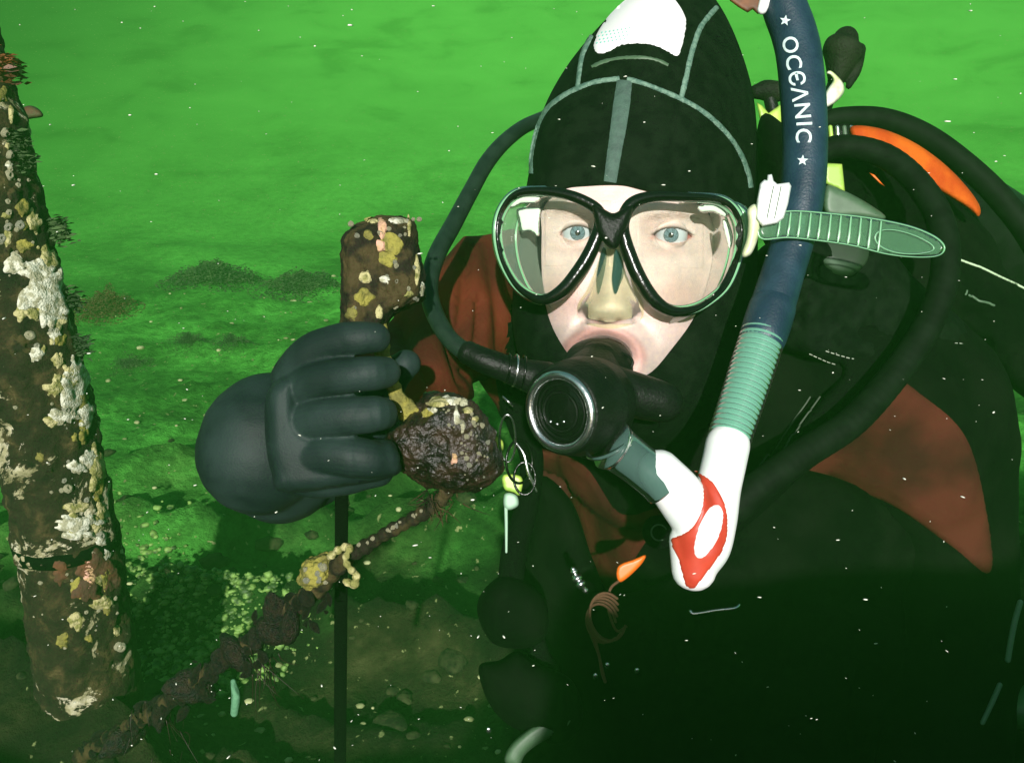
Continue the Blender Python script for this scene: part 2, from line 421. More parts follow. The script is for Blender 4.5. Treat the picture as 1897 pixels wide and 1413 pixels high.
def dface(x, y, lids=True):
    x = np.asarray(x, float); y = np.asarray(y, float)
    cx = CX0+(y-470)*.02; A = np.interp(y, [300, 400, 480, 560, 620, 680, 730, 780], [205, 203, 196, 178, 155, 125, 88, 50])
    u = np.clip((x-cx)/A, -1, 1)
    d = .614+.085*(1-np.sqrt(np.clip(1-u*u, 0, 1)))
    d += .018*np.clip((400-y)/110, 0, 2)**2 + .008*np.clip((y-560)/120, 0, 3)**2
    d -= .0035*(G(x, y, 1070, 388, 42, 14, -.08)+G(x, y, 1245, 390, 46, 14, .05))   # brow
    d += .0065*(G(x, y, 1086, 428, 28, 22)+G(x, y, 1222, 431, 28, 22))             # sockets
    d += .004*(G(x, y, 1060, 478, 34, 12, .15)+G(x, y, 1245, 482, 38, 12, -.1))*.5
    d -= .0065*(G(x, y, 1055, 530, 38, 34)+G(x, y, 1245, 535, 44, 36))             # cheeks
    # nose: rising ridge, round tip, wings
    t = np.clip((y-425)/(578-425), 0, 1.0); nx = 1146+(1130-1146)*t; w_ = 12+12*t**1.5; h = .003+.018*t**1.1
    fall = 1/(1+np.exp((y-586)/6.5)); rise = 1/(1+np.exp(-(y-425)/10))
    d -= h*np.exp(-.5*np.abs((x-nx)/w_)**2.0)*fall*rise
    d -= .0055*G(x, y, 1129, 566, 21, 15)
    d -= .007*(G(x, y, 1097, 573, 13, 11)+G(x, y, 1162, 573, 13, 11))
    d += .005*(G(x, y, 1081, 583, 6, 13, .5)+G(x, y, 1179, 583, 6, 13, -.5))
    d += .002*(G(x, y, 1112, 592, 7, 3.5)+G(x, y, 1148, 592, 7, 3.5))
    d += .004*(G(x, y, 1072, 600, 8, 26, .6)+G(x, y, 1196, 602, 9, 28, -.55))        # folds beside the mouth
    # mouth pushed out round the mouthpiece
    r = np.hypot((x-1116)/78., (y-664)/58.); d -= .008*np.exp(-.5*((r-.95)/.30)**2)
    d -= .0048*np.exp(-.5*((r-.92)/.17)**2)*(1/(1+np.exp((y-690)/8)))
    d += .012*np.clip(1-(r/.72)**4, 0, 1)
    d -= .006*G(x, y, 1178, 705, 38, 26)
    if lids:
        for i, (ex, ey) in enumerate(EYES):
            rx, rz = (x-948.5)/F, (706.5-y)/F; dc = EP[i]+ER; cx_, cz_ = (ex-948.5)/F*dc, (706.5-ey)/F*dc
            a_ = rx*rx+1+rz*rz; b_ = rx*cx_+dc+rz*cz_; c_ = cx_**2+dc**2+cz_**2-ER**2; disc = b_*b_-a_*c_
            E_ = np.where(disc > 0, (b_-np.sqrt(np.clip(disc, 0, 1)))/a_, dc)
            s_, top, bot = almond(x, y, i)
            lid = np.where(disc > 1.5e-5, E_-.0019, E_+.02)
            wg = np.exp(-(np.clip(s_, 0, 99)/11.)**2); lid = np.where(disc > 1.5e-5, E_-.0016, d); nd = sm(d, d*(1-wg)+lid*wg, .003); nd = np.where(disc > 1e-6, np.minimum(nd, E_-.0014), nd)
            nd = nd+.0011*np.exp(-.5*((y-(top-9))/2.6)**2)*(np.abs(x-ex) < 44)*np.exp(-.5*((x-ex)/30)**2)    # lid crease
            nd = nd-.0004*np.exp(-.5*((s_-3.5)/3.0)**2)*(y > ey)                                          # lower lid roll
            nd = nd+.0009*np.exp(-.5*((y-(bot+15))/3.2)**2)*np.exp(-.5*((x-ex)/26)**2)
            near = np.abs(x-ex) < 60
            nd = np.where(near & (s_ < 0), E_+.005, nd)
            d = np.where(near & (np.abs(y-ey) < 60), nd, d)
    return d

HO = [(1150,340,.605),(1187,348,.608),(1225,358,.614),(1290,372,.635),(1325,410,.655),(1328,470,.662),(1312,540,.66),(1283,600,.657),(1248,648,.648),(1212,690,.64),(1180,707,.635),(1145,716,.636),(1108,708,.634),(1078,688,.636),(1052,662,.640),(1022,612,.647),(1006,560,.655),(1000,500,.66),(1000,430,.66),(1002,385,.652),(1040,349,.622),(1092,341,.608)]
def build_face():
    st = 1.35
    xs = np.arange(955, 1346, st); ys = np.arange(315, 775, st); X, Y = np.meshgrid(xs, ys); D = dface(X, Y)
    n1 = np.array([noise.noise(Vector((x*.045, y*.045, 5))) for x, y in zip(X.ravel(), Y.ravel())]).reshape(X.shape)
    n2 = np.array([noise.noise(Vector((x*.16, y*.16, 9))) for x, y in zip(X.ravel(), Y.ravel())]).reshape(X.shape)
    D = D+.00012*n2
    P = VA(X, Y, D).reshape(-1, 3); ny, nx = X.shape
    base = np.array([.74, .585, .52]); C = np.ones((*X.shape, 3))*base
    def tint(mask, c): 
        nonlocal C
        m = np.clip(mask, 0, 1)[..., None]; C = C*(1-m)+np.array(c)*m
    tint(.5*(G(X, Y, 1050, 545, 40, 26)+G(X, Y, 1245, 545, 46, 28)), (.62, .34, .28))           # flushed cheeks
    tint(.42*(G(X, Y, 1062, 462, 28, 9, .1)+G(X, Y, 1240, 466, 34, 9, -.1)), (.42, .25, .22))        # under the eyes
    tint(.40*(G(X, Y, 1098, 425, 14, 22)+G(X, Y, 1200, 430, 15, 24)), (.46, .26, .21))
    for (bx, by, sx, sl_) in ((1056, 394, 34, .22), (1248, 398, 46, .02)):                                    # eyebrows
        yy = by+sl_*(X-bx)+.0035*(X-bx)**2; hair = .6+.9*np.array([noise.noise(Vector((x*.12, y*.9, 2))) for x, y in zip((X+Y*.6).ravel(), Y.ravel())]).reshape(X.shape)
        tint(.8*hair*np.exp(-.5*((Y-yy)/5.5)**2)*np.exp(-.5*np.abs((X-bx)/sx)**4), (.26, .15, .11))
    for i, (ex, ey) in enumerate(EYES):
        s_, top, bot = almond(X, Y, i); near = (np.abs(X-ex) < 56) & (np.abs(Y-ey) < 40)
        tint(np.where(near & (Y < ey), 1*np.exp(-.5*((s_-1.2)/2.6)**2), 0), (.04, .025, .02))             # upper lashes
        tint(np.where(near & (Y >= ey-3), .5*np.exp(-.5*((s_-.5)/2.2)**2), 0), (.40, .18, .15))
        tint(np.where(near & (s_ < -1), 1, 0), (.30, .10, .08))
    tint(.5*G(X, Y, 1208, 441, 4, 3), (.62, .22, .18)); tint(.4*G(X, Y, 1101, 437, 3, 3), (.6, .22, .18))
    r = np.hypot((X-1116)/78., (Y-664)/58.); upper = 1/(1+np.exp((Y-672)/10))
    tint(.95*np.exp(-.5*((r-.88)/.16)**4)*np.clip(upper+.25, 0, 1), (.50, .285, .245)); tint(r < .66, (.10, .03, .025))
    tint(.9*(G(X, Y, 1111, 593, 6, 3)+G(X, Y, 1147, 593, 6, 3)), (.12, .04, .03))
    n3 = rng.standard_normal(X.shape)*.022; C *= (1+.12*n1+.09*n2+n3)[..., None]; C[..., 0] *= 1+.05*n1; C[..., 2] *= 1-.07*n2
    # outside the hood opening the head tucks in under the hood
    O = cr(HO, step=8, closed=True)[:, :2]; XY = np.stack([X.ravel(), Y.ravel()], 1); ins = inside(XY, O); dd = segdist(XY, O); out = np.where(ins, 0, dd).reshape(X.shape)
    P = VA(X, Y, D+np.where(out > 4, .0009*(out-4), 0)).reshape(-1, 3); keep = np.clip((out-4)/60, 0, 1).reshape(-1, 1); P = P+(np.array(V(1160, 520, .74))-P)*keep**1.0*.35
    fs = [(j*nx+i, j*nx+i+1, (j+1)*nx+i+1, (j+1)*nx+i) for j in range(ny-1) for i in range(nx-1)]
    # closed head and neck behind the face
    k0 = len(P); per = [(0, i) for i in range(nx)]+[(j, nx-1) for j in range(1, ny)]+[(ny-1, i) for i in range(nx-2, -1, -1)]+[(j, 0) for j in range(ny-2, 0, -1)]
    pi_ = [j*nx+i for j, i in per]; R0 = P[pi_]; c = np.array(V(1190, 430, .78)); rings = [P]
    for t, sc_ in ((.3, .93), (.7, .75), (1, .4)): rings.append(c+(R0-c)*sc_+t*.06*np.array(RM@Vector((0, 1, 0))))
    allv = np.vstack(rings); m = len(pi_); prev = list(pi_)
    for q in range(3):
        cur = list(range(k0+q*m, k0+(q+1)*m)); fs += [(prev[i], prev[(i+1) % m], cur[(i+1) % m], cur[i]) for i in range(m)]; prev = cur
    fs.append(tuple(prev[::-1]))
    C = np.vstack([C.reshape(-1, 3), np.ones((3*m, 3))*base])
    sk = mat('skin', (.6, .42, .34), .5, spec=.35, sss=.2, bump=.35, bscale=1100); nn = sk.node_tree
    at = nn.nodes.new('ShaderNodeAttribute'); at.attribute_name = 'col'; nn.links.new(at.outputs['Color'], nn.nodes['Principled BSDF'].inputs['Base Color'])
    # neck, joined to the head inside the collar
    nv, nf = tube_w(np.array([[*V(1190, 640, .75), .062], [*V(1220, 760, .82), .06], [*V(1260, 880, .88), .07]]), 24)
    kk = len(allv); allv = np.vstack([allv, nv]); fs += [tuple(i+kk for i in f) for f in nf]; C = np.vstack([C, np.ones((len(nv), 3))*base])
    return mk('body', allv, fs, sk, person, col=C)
body = build_face()

# eyes
def eye_mat():
    m = bpy.data.materials.new('eyeball'); m.use_nodes = True; n = m.node_tree; b = n.nodes['Principled BSDF']
    b.inputs['Roughness'].default_value = .06; b.inputs['Specular IOR Level'].default_value = .6; b.inputs['Coat Weight'].default_value = .6; b.inputs['Coat Roughness'].default_value = .03
    a = n.nodes.new('ShaderNodeAttribute'); a.attribute_name = 'col'; n.links.new(a.outputs['Color'], b.inputs['Base Color']); return m
EM = eye_mat()
for i, (ex, ey) in enumerate(EYES):
    c = V(ex, ey, EP[i]+ER); look = ((CAM+Vector((.0, 0, .01)))-c).normalized()
    v, f = ball((0, 0, 0), 1, 64, 72); v = v @ np.array(look.to_track_quat('Z', 'Y').to_matrix()).T
    a = np.degrees(np.arccos(np.clip(v@np.array(look), -1, 1))); col = np.ones((len(v), 3))*(.50, .54, .56)
    ang = np.arctan2(v[:, 2], v[:, 0]); 
    col[a < 25.5] = (.05, .07, .075); ir = a < 23; streak = .75+.35*np.sin(ang*17)*np.sin(ang*7+1); col[ir] = np.array([.16, .24, .26])*streak[ir][:, None]; col[a < 9.5] = (.003, .003, .004)
    rad = np.where(a < 30, 1+.045*(1-(a/30)**2), 1)
    red = np.clip(1-np.abs(v@np.array(look)-.35)*3, 0, 1)[:, None]*.25*(a > 45)[:, None]; col = col*(1-red)+np.array((.7, .35, .3))*red
    mk('eye', v*rad[:, None]*ER+np.array(c), f, EM, person, col=col)

# ------------------------------------------------------------------ hood
HS = [(1238,-62,.715),(1300,-30,.72),(1350,40,.72),(1390,150,.72),(1403,250,.715),(1403,350,.715),(1404,460,.715),(1400,560,.71),(1392,650,.71),(1360,740,.70),(1290,800,.70),(1200,830,.70),(1100,810,.70),(1020,760,.70),(975,700,.70),(952,620,.70),(950,540,.70),(960,470,.70),(972,400,.70),(978,330,.70),(1012,190,.70),(1100,60,.705)]
def build_hood():
    o = cr(HO, n=260, closed=True); s_ = cr(np.array(HS), n=260, closed=True)
    # same-index correspondence, not arc length
    def even(Pc): 
        Q = np.asarray(Pc, float); n = len(Q); out = []
        for i in range(n):
            a, b, c, d = Q[i-1], Q[i], Q[(i+1) % n], Q[(i+2) % n]
            for t in np.linspace(0, 1, 12, endpoint=False): out.append(.5*(2*b+(c-a)*t+(2*a-5*b+4*c-d)*t*t+(3*b-3*c+d-a)*t**3))
        return np.array(out)
    o, s_ = even(HO), even(HS); fd = dface(o[:, 0], o[:, 1], False); rings = []
    cx, cy = 1150, 500
    def sc(q, k): return np.stack([cx+(q[:, 0]-cx)*k, cy+(q[:, 1]-cy)*k], 1)
    for k, e in ((.955, .004), (.975, .0006), (.985, -.0028), (1.0, -.0042)): p = sc(o, k); rings.append(VA(p[:, 0], p[:, 1], dface(p[:, 0], p[:, 1], False)+e))
    d1 = fd-.0042
    for t in np.linspace(0, 1, 34)[1:]:
        a = t*math.pi/2; f = math.sin(a)*.9+.1*t; f = min(1, f); g = (1-math.cos(a)); p = o[:, :2]+(s_[:, :2]-o[:, :2])*f
        dd = d1+(s_[:, 2]-d1)*g
        wr = np.array([noise.noise(Vector((x*.012, y*.03, 3)))*.0022-.0035*max(0, .3-abs(noise.noise(Vector((x*.010+y*.012, y*.010, 8)))))*(y > 380) for x, y in p])*math.sin(math.pi*t)
        rings.append(VA(p[:, 0], p[:, 1], dd+wr))
    c2 = np.array([1195, 400.])
    for t in np.linspace(0, 1, 12)[1:]:
        a = t*math.pi/2; k = math.cos(a)*.97+.03; rings.append(VA(c2[0]+(s_[:, 0]-c2[0])*k, c2[1]+(s_[:, 1]-c2[1])*k, s_[:, 2]+.13*math.sin(a)))
    v, f = loft(rings); return fix_normals(mk('hood', v, f, M['neoprene'], person))
hood = build_hood(); HB = bvh_of(hood)
def sub(name, vf, m, parent, **k): return mk(name, vf[0], vf[1], M[m] if isinstance(m, str) else m, parent, **k)
sub('seam_tape', join(ribbon([(984,322),(984,290),(995,238),(1013,203),(1042,179),(1073,163),(1105,152),(1148,146)], 8, HB, .0012, wob=.12),
    ribbon([(1162,147),(1185,153),(1215,164),(1262,184),(1303,208),(1342,243),(1370,282),(1386,322),(1391,348)], 8, HB, .0012, wob=.12),
    ribbon([(1070,164),(1074,130),(1080,100),(1096,66)], 8, HB, .0012, wob=.1), ribbon([(1262,182),(1272,140),(1281,100),(1296,55),(1312,32),(1328,14)], 10, HB, .0012, wob=.1)), 'tape', hood)
sub('glue_line', ribbon([(1096,124),(1120,114),(1150,108),(1190,107),(1218,112),(1238,121)], 6, HB, .0006, wob=.3), 'greygreen', hood)
sub('hood_stripe', ribbon([(1157,150,30),(1152,190,33),(1145,240,31),(1137,290,28),(1130,338,25)], 30, HB, .0008, wob=.02), 'stripe', hood)
LG = [(1099,92),(1106,100),(1124,99),(1148,87),(1182,82),(1218,88),(1248,104),(1258,103),(1264,88),(1271,58),(1272,36),(1262,12),(1243,-6),(1205,-16),(1170,-8),(1135,22),(1112,50),(1101,72)]
logo = sub('logo_patch', drape(LG, HB, .0007, 5, 3), 'white', hood)
dots = []
for r_ in range(4):
    for c_ in range(8):
        x, y = 1107+c_*7.2+(r_ % 2)*3.6+r_*2, 82-r_*6.5-c_*1.2
        p, n = hit(HB, x, y)
        if p and inside(np.array([(x, y)]), np.array(LG))[0]: dots.append(ball(p+n*.0009, (.00085*(1-.06*c_), .0004, .0007*(1-.06*c_)), 6, 4))
sub('logo_dots', join(*dots), mat('teal_print', (.12, .45, .36), .6), logo)

# ------------------------------------------------------------------ diving mask
mask = thing('diving_mask', V(1142, 460, .60), 'clear and black two-lens diving mask worn over the eyes and nose', 'diving mask')
def dm(x): return .590+.024*((x-1142)/235.)**2
RL = [(1106,388,11),(1062,364,10),(1010,354,8),(960,358,6.5),(932,385,4.5),(921,425,3.5),(928,475,3.5),(951,521,4.5),(978,546,6.5),(1008,555,9.5),(1042,538,13),(1074,500,14),(1098,458,13.5),(1112,418,13)]
RR = [(1160,392,13),(1178,373,12),(1215,364,10),(1275,365,8),(1333,370,6),(1363,393,4.5),(1374,430,3.5),(1366,480,3.5),(1345,529,4),(1312,559,5),(1280,574,7),(1245,576,10),(1214,558,13),(1187,520,14),(1166,472,13.5),(1153,425,13)]
for Rm in (RL, RR):
    rows = [(x, y, dm(x), r) for x, y, r in Rm]
    fr = sub('frame', tube(rows, 150, 14, closed=True, squash=1.0), 'gloss', mask)
    cx_, cy_ = np.mean([r[0] for r in Rm]), np.mean([r[1] for r in Rm])
    ins_ = [(cx_+(x-cx_)*(1-.075), cy_+(y-cy_)*(1-.075), dm(x)+.0045, 3.2) for x, y, r in Rm]
    sub('skirt_rim', tube(ins_, 130, 8, closed=True), 'clearthick', mask)
    ins2 = [(cx_+(x-cx_)*(1.04), cy_+(y-cy_)*1.035, dm(x)+.004, 6.5) for x, y, r in Rm if abs(x-1142) > 95]
    sub('skirt_rim', tube(ins2, 90, 8), 'clearthick', mask)
    sub('lens', puffy([(x, y) for x, y, r in Rm], lambda x, y: dm(x)-.001, .0004, 6, 14, .002), 'glass', mask)
LS = ([(1062,364),(1010,354),(960,358),(930,385),(919,425),(926,475),(950,522),(978,548),(1008,556)], [(1052,362),(1026,368),(1008,378),(1002,400),(1000,430),(1001,470),(1004,510),(1010,545),(1022,572)])
RS = ([(1275,365),(1335,370),(1365,393),(1376,430),(1368,480),(1347,530),(1312,560),(1280,575),(1245,576)], [(1270,364),(1300,380),(1316,402),(1322,435),(1320,480),(1310,525),(1296,560),(1272,590),(1240,600)])
for a, b in (LS, RS):
    A, B = cr(a, n=60), cr(b, n=60); rings = []
    db = dface(B[:, 0], B[:, 1], False)-.001
    for t in np.linspace(0, 1, 12):
        p = A+(B-A)*t; d = (dm(A[:, 0])+.004)*(1-t)+db*t - .006*math.sin(math.pi*t)*(1-.5*t); out = 9*math.sin(math.pi*t)*np.sign(A[:, 0:1]-1142)
        p = p+np.hstack([out, out*0])*(1-t); rings.append(VA(p[:, 0], p[:, 1], d))
    v, f = loft(rings, closed_ring=False); sub('skirt', (v, f), 'clear', mask)
    # moulded ribs of the skirt that catch the light
    for k, r_ in ((.45, 3.0),):
        rows = [(*(A[i]+(B[i]-A[i])*k), (dm(A[i, 0])+.004)*(1-k)+db[i]*k-.006*math.sin(math.pi*k)*(1-.5*k)-.0008, r_) for i in range(4, 56, 4)]
        sub('skirt_rib', tube(rows, 60, 6), 'clearthick', mask)
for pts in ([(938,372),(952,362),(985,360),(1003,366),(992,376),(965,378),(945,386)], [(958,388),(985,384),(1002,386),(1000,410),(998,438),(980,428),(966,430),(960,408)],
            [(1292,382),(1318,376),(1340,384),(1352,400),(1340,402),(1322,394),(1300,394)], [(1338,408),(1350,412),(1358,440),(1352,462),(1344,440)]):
    sub('skirt_glint', puffy(pts, lambda x, y: dm(x)+.007, .002, 6, 4, .002), 'glintpad', mask)  # pale patches paint the bright reflections at the skirt corners
sub('bridge', puffy([(1098,380),(1116,386),(1136,395),(1155,386),(1172,382),(1166,412),(1152,440),(1144,458),(1133,462),(1121,452),(1110,436),(1102,412)], .585, .005, 17, 4, .006), 'rubber', mask)
sub('bridge_window', puffy([(1123,404),(1139,404),(1137,419),(1126,419)], .5812, .0008, 2, 4, .001, curve=False), mat('bridge_print', (.30, .22, .22), .3), mask)
nb = bvh_of(body)
NO = [(1118,455),(1134,450),(1150,456),(1163,492),(1180,535),(1192,565),(1188,592),(1160,604),(1130,609),(1100,604),(1076,594),(1070,566),(1088,535),(1106,492)]
P_, T_, O_ = tri(NO, 3); D_ = np.clip(segdist(P_, O_)/22, 0, 1)
env = np.min([dface(P_[:, 0]+a, P_[:, 1]+b_) for a in (-9, -5, 0, 5, 9) for b_ in (-12, -8, -4, 0, 3)], 0); e0 = dface(P_[:, 0], P_[:, 1])-.0006
sub('nose_pocket', (VA(P_[:, 0], P_[:, 1], e0+(env-.0016-e0)*np.clip(D_*2.2, 0, 1)), T_), clear_mat('nose_silicone', (.93, .97, .84), .18, (.66, .70, .42), .3, .08), mask)
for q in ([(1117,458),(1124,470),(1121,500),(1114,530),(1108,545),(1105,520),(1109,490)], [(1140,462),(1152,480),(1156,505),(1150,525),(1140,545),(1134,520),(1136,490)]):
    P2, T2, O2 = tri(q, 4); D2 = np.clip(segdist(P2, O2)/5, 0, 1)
    sub('nose_streak', (VA(P2[:, 0], P2[:, 1], dface(P2[:, 0], P2[:, 1])-.0042-.0012*np.sqrt(D2)), T2), clear_mat('teal_streak', (.30, .45, .42), .45, (.02, .07, .07), .4, .05), mask)  # dark streaks seen in the clear nose pocket, painted as teal patches
# side lug, buckle and ribbed strap end
sub('strap_lug', puffy([(1352,372),(1378,380),(1392,398),(1398,425),(1394,455),(1380,478),(1368,470),(1376,430),(1366,392)], lambda x, y: .618, .004, 10, 5, .006), 'clearthick', mask)
bk = sub('buckle', puffy([(1402,372),(1408,340),(1416,333),(1421,334),(1422,324),(1430,323),(1433,335),(1440,341),(1462,338),(1466,345),(1460,378),(1452,404),(1440,414),(1412,420),(1400,405)], .592, .005, 6, 4, .008, curve=False), 'whitepl', mask)
for x0 in (1427, 1441): sub('buckle_slot', tube([(x0+6, 346, .5868, 1.0), (x0, 375, .5868, 1.0), (x0-6, 404, .5868, 1.0)], 10, 6), 'greygreen', bk)
sub('buckle_arm', puffy([(1385,388),(1400,378),(1412,396),(1408,420),(1402,448),(1392,470),(1380,477),(1375,470),(1384,440),(1386,410)], .596, .005, 8, 5, .008), mat('yellowed_plastic', (.60, .68, .38), .4, c2=(.75, .78, .6), scale=60), mask)
def dst(x): return .596+.018*np.clip((x-1420)/330, 0, 1)**1.2
SO = [(1408,412),(1425,398),(1470,391),(1540,396),(1610,404),(1680,418),(1725,435),(1747,452),(1748,466),(1732,475),(1690,476),(1640,470),(1580,455),(1520,446),(1460,440),(1415,443),(1404,430)]
st = sub('strap', puffy(SO, lambda x, y: dst(x), .0012, 5, 6, .0012), 'clearstrap', mask)
sub('strap_edge', tube([(x, y, dst(x)-.0012, 2.0) for x, y in SO], 160, 6, closed=True), 'clearthick', st)
for k in range(11):
    x = 1444+k*18.6; yt = np.interp(x, [1425, 1470, 1540, 1610, 1680], [398, 391, 396, 404, 418])+3; yb = np.interp(x, [1415, 1460, 1520, 1580, 1640], [443, 440, 446, 455, 470])-3
    sub('strap_rib', tube([(x+2.5, yt, dst(x)-.0018, 2.3), (x, (yt+yb)/2, dst(x)-.0022, 2.6), (x-3.5, yb, dst(x)-.0018, 2.6)], 8, 6), 'clearthick', st)
ov = [(1645+math.cos(a)*60*(.92 if math.cos(a) > 0 else .9)+30, 450+math.sin(a)*(20-5*math.cos(a))+math.cos(a)*10) for a in np.linspace(0, 2*math.pi, 20, endpoint=False)]
sub('strap_grip', tube([(x, y, dst(x)-.0015, 1.8) for x, y in ov], 80, 6, closed=True), 'clearthick', st)

# ------------------------------------------------------------------ snorkel
snork = thing('snorkel', V(1440, 560, .63), 'navy snorkel with green corrugated lower tube and red and white purge end', 'snorkel')
BR = [(1448,-60,.66,40),(1450,0,.655,40),(1470,60,.65,40.5),(1481,110,.645,41),(1489,200,.635,41),(1491,290,.628,40.5),(1485,370,.622,39.5),(1470,440,.618,38.5),(1452,500,.612,39),(1438,545,.606,40),(1428,578,.602,41)]
brl = sub('barrel', tube(BR, 80, 32), 'navy', snork); BB = bvh_of(brl)
sub('barrel_collar', tube([(1430,572,.602,43),(1421,600,.598,43.5),(1414,622,.595,43)], 14, 32), 'navy', snork)
CR = [(1414,618,.595,40),(1398,668,.588,40),(1378,730,.578,39.5),(1358,790,.568,39),(1345,832,.562,39)]
nr = 23
sub('corrugated_tube', tube(CR, 230, 28, mod=lambda t: 1+.045*np.sign(np.sin(t*nr*2*math.pi))*np.abs(np.sin(t*nr*2*math.pi))**.5), 'tubegreen', snork)
sub('tube_core', tube([(x, y, d, r*.8) for x, y, d, r in CR], 40, 20), mat('dark_teal_core', (.03, .10, .07), .6), snork)
pr = union('purge_valve', [tube([(1348,824,.561,41),(1340,862,.556,41),(1330,905,.552,42),(1318,960,.548,47),(1303,1010,.545,50),(1290,1046,.545,40)], 40, 28),
     tube([(1222,872,.540,40),(1255,912,.543,46),(1290,960,.545,48)], 24, 28), tube([(1298,990,.545,53),(1287,1054,.545,40)], 10, 28), tube([(1273,1000,.545,34),(1280,1056,.545,36)], 10, 28)], .0011, M['whitepl'], snork, 5)
PB = bvh_of(pr)
red = sub('red_patch', drape([(1286,872),(1300,877),(1322,893),(1338,918),(1348,950),(1349,985),(1343,1012),(1331,1034),(1313,1058),(1299,1076),(1287,1090),(1272,1088),(1264,1068),(1257,1040),(1250,1024),(1244,1012),(1243,997),(1256,991),(1276,981),(1291,962),(1300,938),(1302,912),(1297,888)], PB, .0006, 4, 3), 'red', snork)
sub('white_oval', drape([(1326,934),(1337,938),(1341,955),(1336,985),(1322,1013),(1305,1032),(1292,1034),(1285,1022),(1287,998),(1298,965),(1312,942)], bvh_of(red, pr), .0006, 4, 3), 'white', snork)
sub('clear_elbow', tube([(1132,824,.537,49),(1148,834,.539,43),(1180,858,.540,40),(1215,885,.541,41),(1232,900,.542,42)], 30, 28, caps=False), 'smoke', snork)
sub('clear_elbow_lip', tube([(1130+46*math.cos(a)*.55*.55+46*math.sin(a)*.83, 823+46*math.cos(a)*.25-46*math.sin(a)*.52, .537-.013*math.cos(a), 4) for a in np.linspace(0, 2*math.pi, 18, endpoint=False)], 60, 8, closed=True), 'smoke', snork)
sub('top_fitting', tube([(1436,-70,.655,20),(1425,-20,.65,14),(1412,18,.648,9)], 16, 12), 'whitepl', snork)
def letter(ch, px, py, size, ang, b, lift=.0004, par=None, m='white', ext=.00025, name='lettering', cond=1.0):
    cu = bpy.data.curves.new('t', 'FONT'); cu.body = ch; cu.size = 1; cu.align_x = 'CENTER'; cu.align_y = 'CENTER'; cu.offset = .012; cu.resolution_u = 4
    to = bpy.data.objects.new('t', cu); COL.objects.link(to); dg = bpy.context.evaluated_depsgraph_get(); dg.update()
    me = bpy.data.meshes.new_from_object(to.evaluated_get(dg)); bm = bmesh.new(); bm.from_mesh(me); bmesh.ops.triangulate(bm, faces=bm.faces)
    bmesh.ops.subdivide_edges(bm, edges=[e for e in bm.edges if e.calc_length() > .12], cuts=2)
    c, s_ = math.cos(ang), math.sin(ang); vs = []
    ys = [v.co.y for v in bm.verts]; my = (max(ys)+min(ys))/2
    for v in bm.verts:
        x, y = v.co.x*size*cond, -(v.co.y-my)*size; q = (px+x*c-y*s_, py+x*s_+y*c); p, n = hit(b, *q); vs.append(tuple(p+n*lift))
    bm.verts.index_update(); fs = [[v.index for v in f.verts] for f in bm.faces]; bm.free(); bpy.data.objects.remove(to); bpy.data.meshes.remove(me)
    return np.array(vs), fs
ls = []
for ch, x, y, a in (('O',1465,84,78),('C',1471,116,80),('\u0404',1477,146,81),('\u039b',1482,175,83),('N',1487,206,85),('I',1490,230,87),('C',1489,252,90)):
    ls.append(letter(ch, x, y, 40, math.radians(a), BB, .0005))
def star(x0, y0, r, rot, b): 
    o = [(x0+math.cos(rot+k*math.pi/5)*(r if k % 2 == 0 else r*.42), y0+math.sin(rot+k*math.pi/5)*(r if k % 2 == 0 else r*.42)) for k in range(10)]
    return drape(o, b, .0006, 4, .2, curve=False, flat=True)
ls += [star(1455, 39, 10.5, -1.4, BB), star(1487, 298, 10.5, -1.5, BB)]
sub('lettering', join(*ls), mat('white_ink', (.62, .78, .76), .5, c2=(.4, .55, .54), scale=300, sharp=(.5, .75)), brl)

# ------------------------------------------------------------------ regulator
reg = thing('regulator', V(1060, 760, .56), 'black regulator with a bright metal ring held in the mouth', 'regulator')
A0 = np.array(V(1112, 742, .572)); A1 = np.array(V(1037, 763, .536)); ax = A1-A0; al = np.linalg.norm(ax); ax /= al
def lathe(c0, axis, prof, seg=48):
    q = Vector(axis).to_track_quat('Z', 'Y').to_matrix(); u = np.array(q@Vector((1, 0, 0))); w_ = np.array(q@Vector((0, 1, 0))); th = np.linspace(0, 2*np.pi, seg, endpoint=False)[:, None]
    return loft([c0+axis*t+r*(np.cos(th)*u+np.sin(th)*w_) for t, r in prof], cap=True)
case = union('housing', [lathe(A0, ax, [(-.012, .012), (-.006, .022), (.004, .0285), (.018, .031), (.030, .0305), (al-.003, .0275), (al, .0265), (al, .021), (al-.004, .0205)], 56),
    tube([(1108,672,.590,40),(1102,690,.584,50),(1095,712,.576,60),(1088,730,.570,66)], 20, 32, squash=1.15, up=(0,0,1)),
    tube([(1105,715,.570,50),(1160,728,.572,44),(1215,742,.575,40),(1228,745,.576,38)], 20, 24),
    tube([(1010,705,.560,36),(960,690,.560,28),(925,678,.560,24)], 16, 20), tube([(1100,770,.574,44),(1090,810,.572,40)], 8, 20), lathe(np.array(V(1108,800,.548)), ax, [(-.01,.004),(0,.006),(.004,.005)], 16)], .0011, M['rubber'], reg, 3)
def torus(c, axis, R, r, a0=0, a1=2*math.pi, seg=72, s2=12):
    q = Vector(axis).to_track_quat('Z', 'Y').to_matrix(); u = np.array(q@Vector((1, 0, 0))); w_ = np.array(q@Vector((0, 1, 0)))
    full = abs(a1-a0-2*math.pi) < 1e-6; th = np.linspace(a0, a1, seg, endpoint=not full)
    P = np.array([[*(c+R*(math.cos(t)*u+math.sin(t)*w_)), r] for t in th]); return tube_w(P, s2, closed=full)
sub('cover_ring', torus(A1-ax*.0005, ax, .0224, .0029), 'metal', reg)
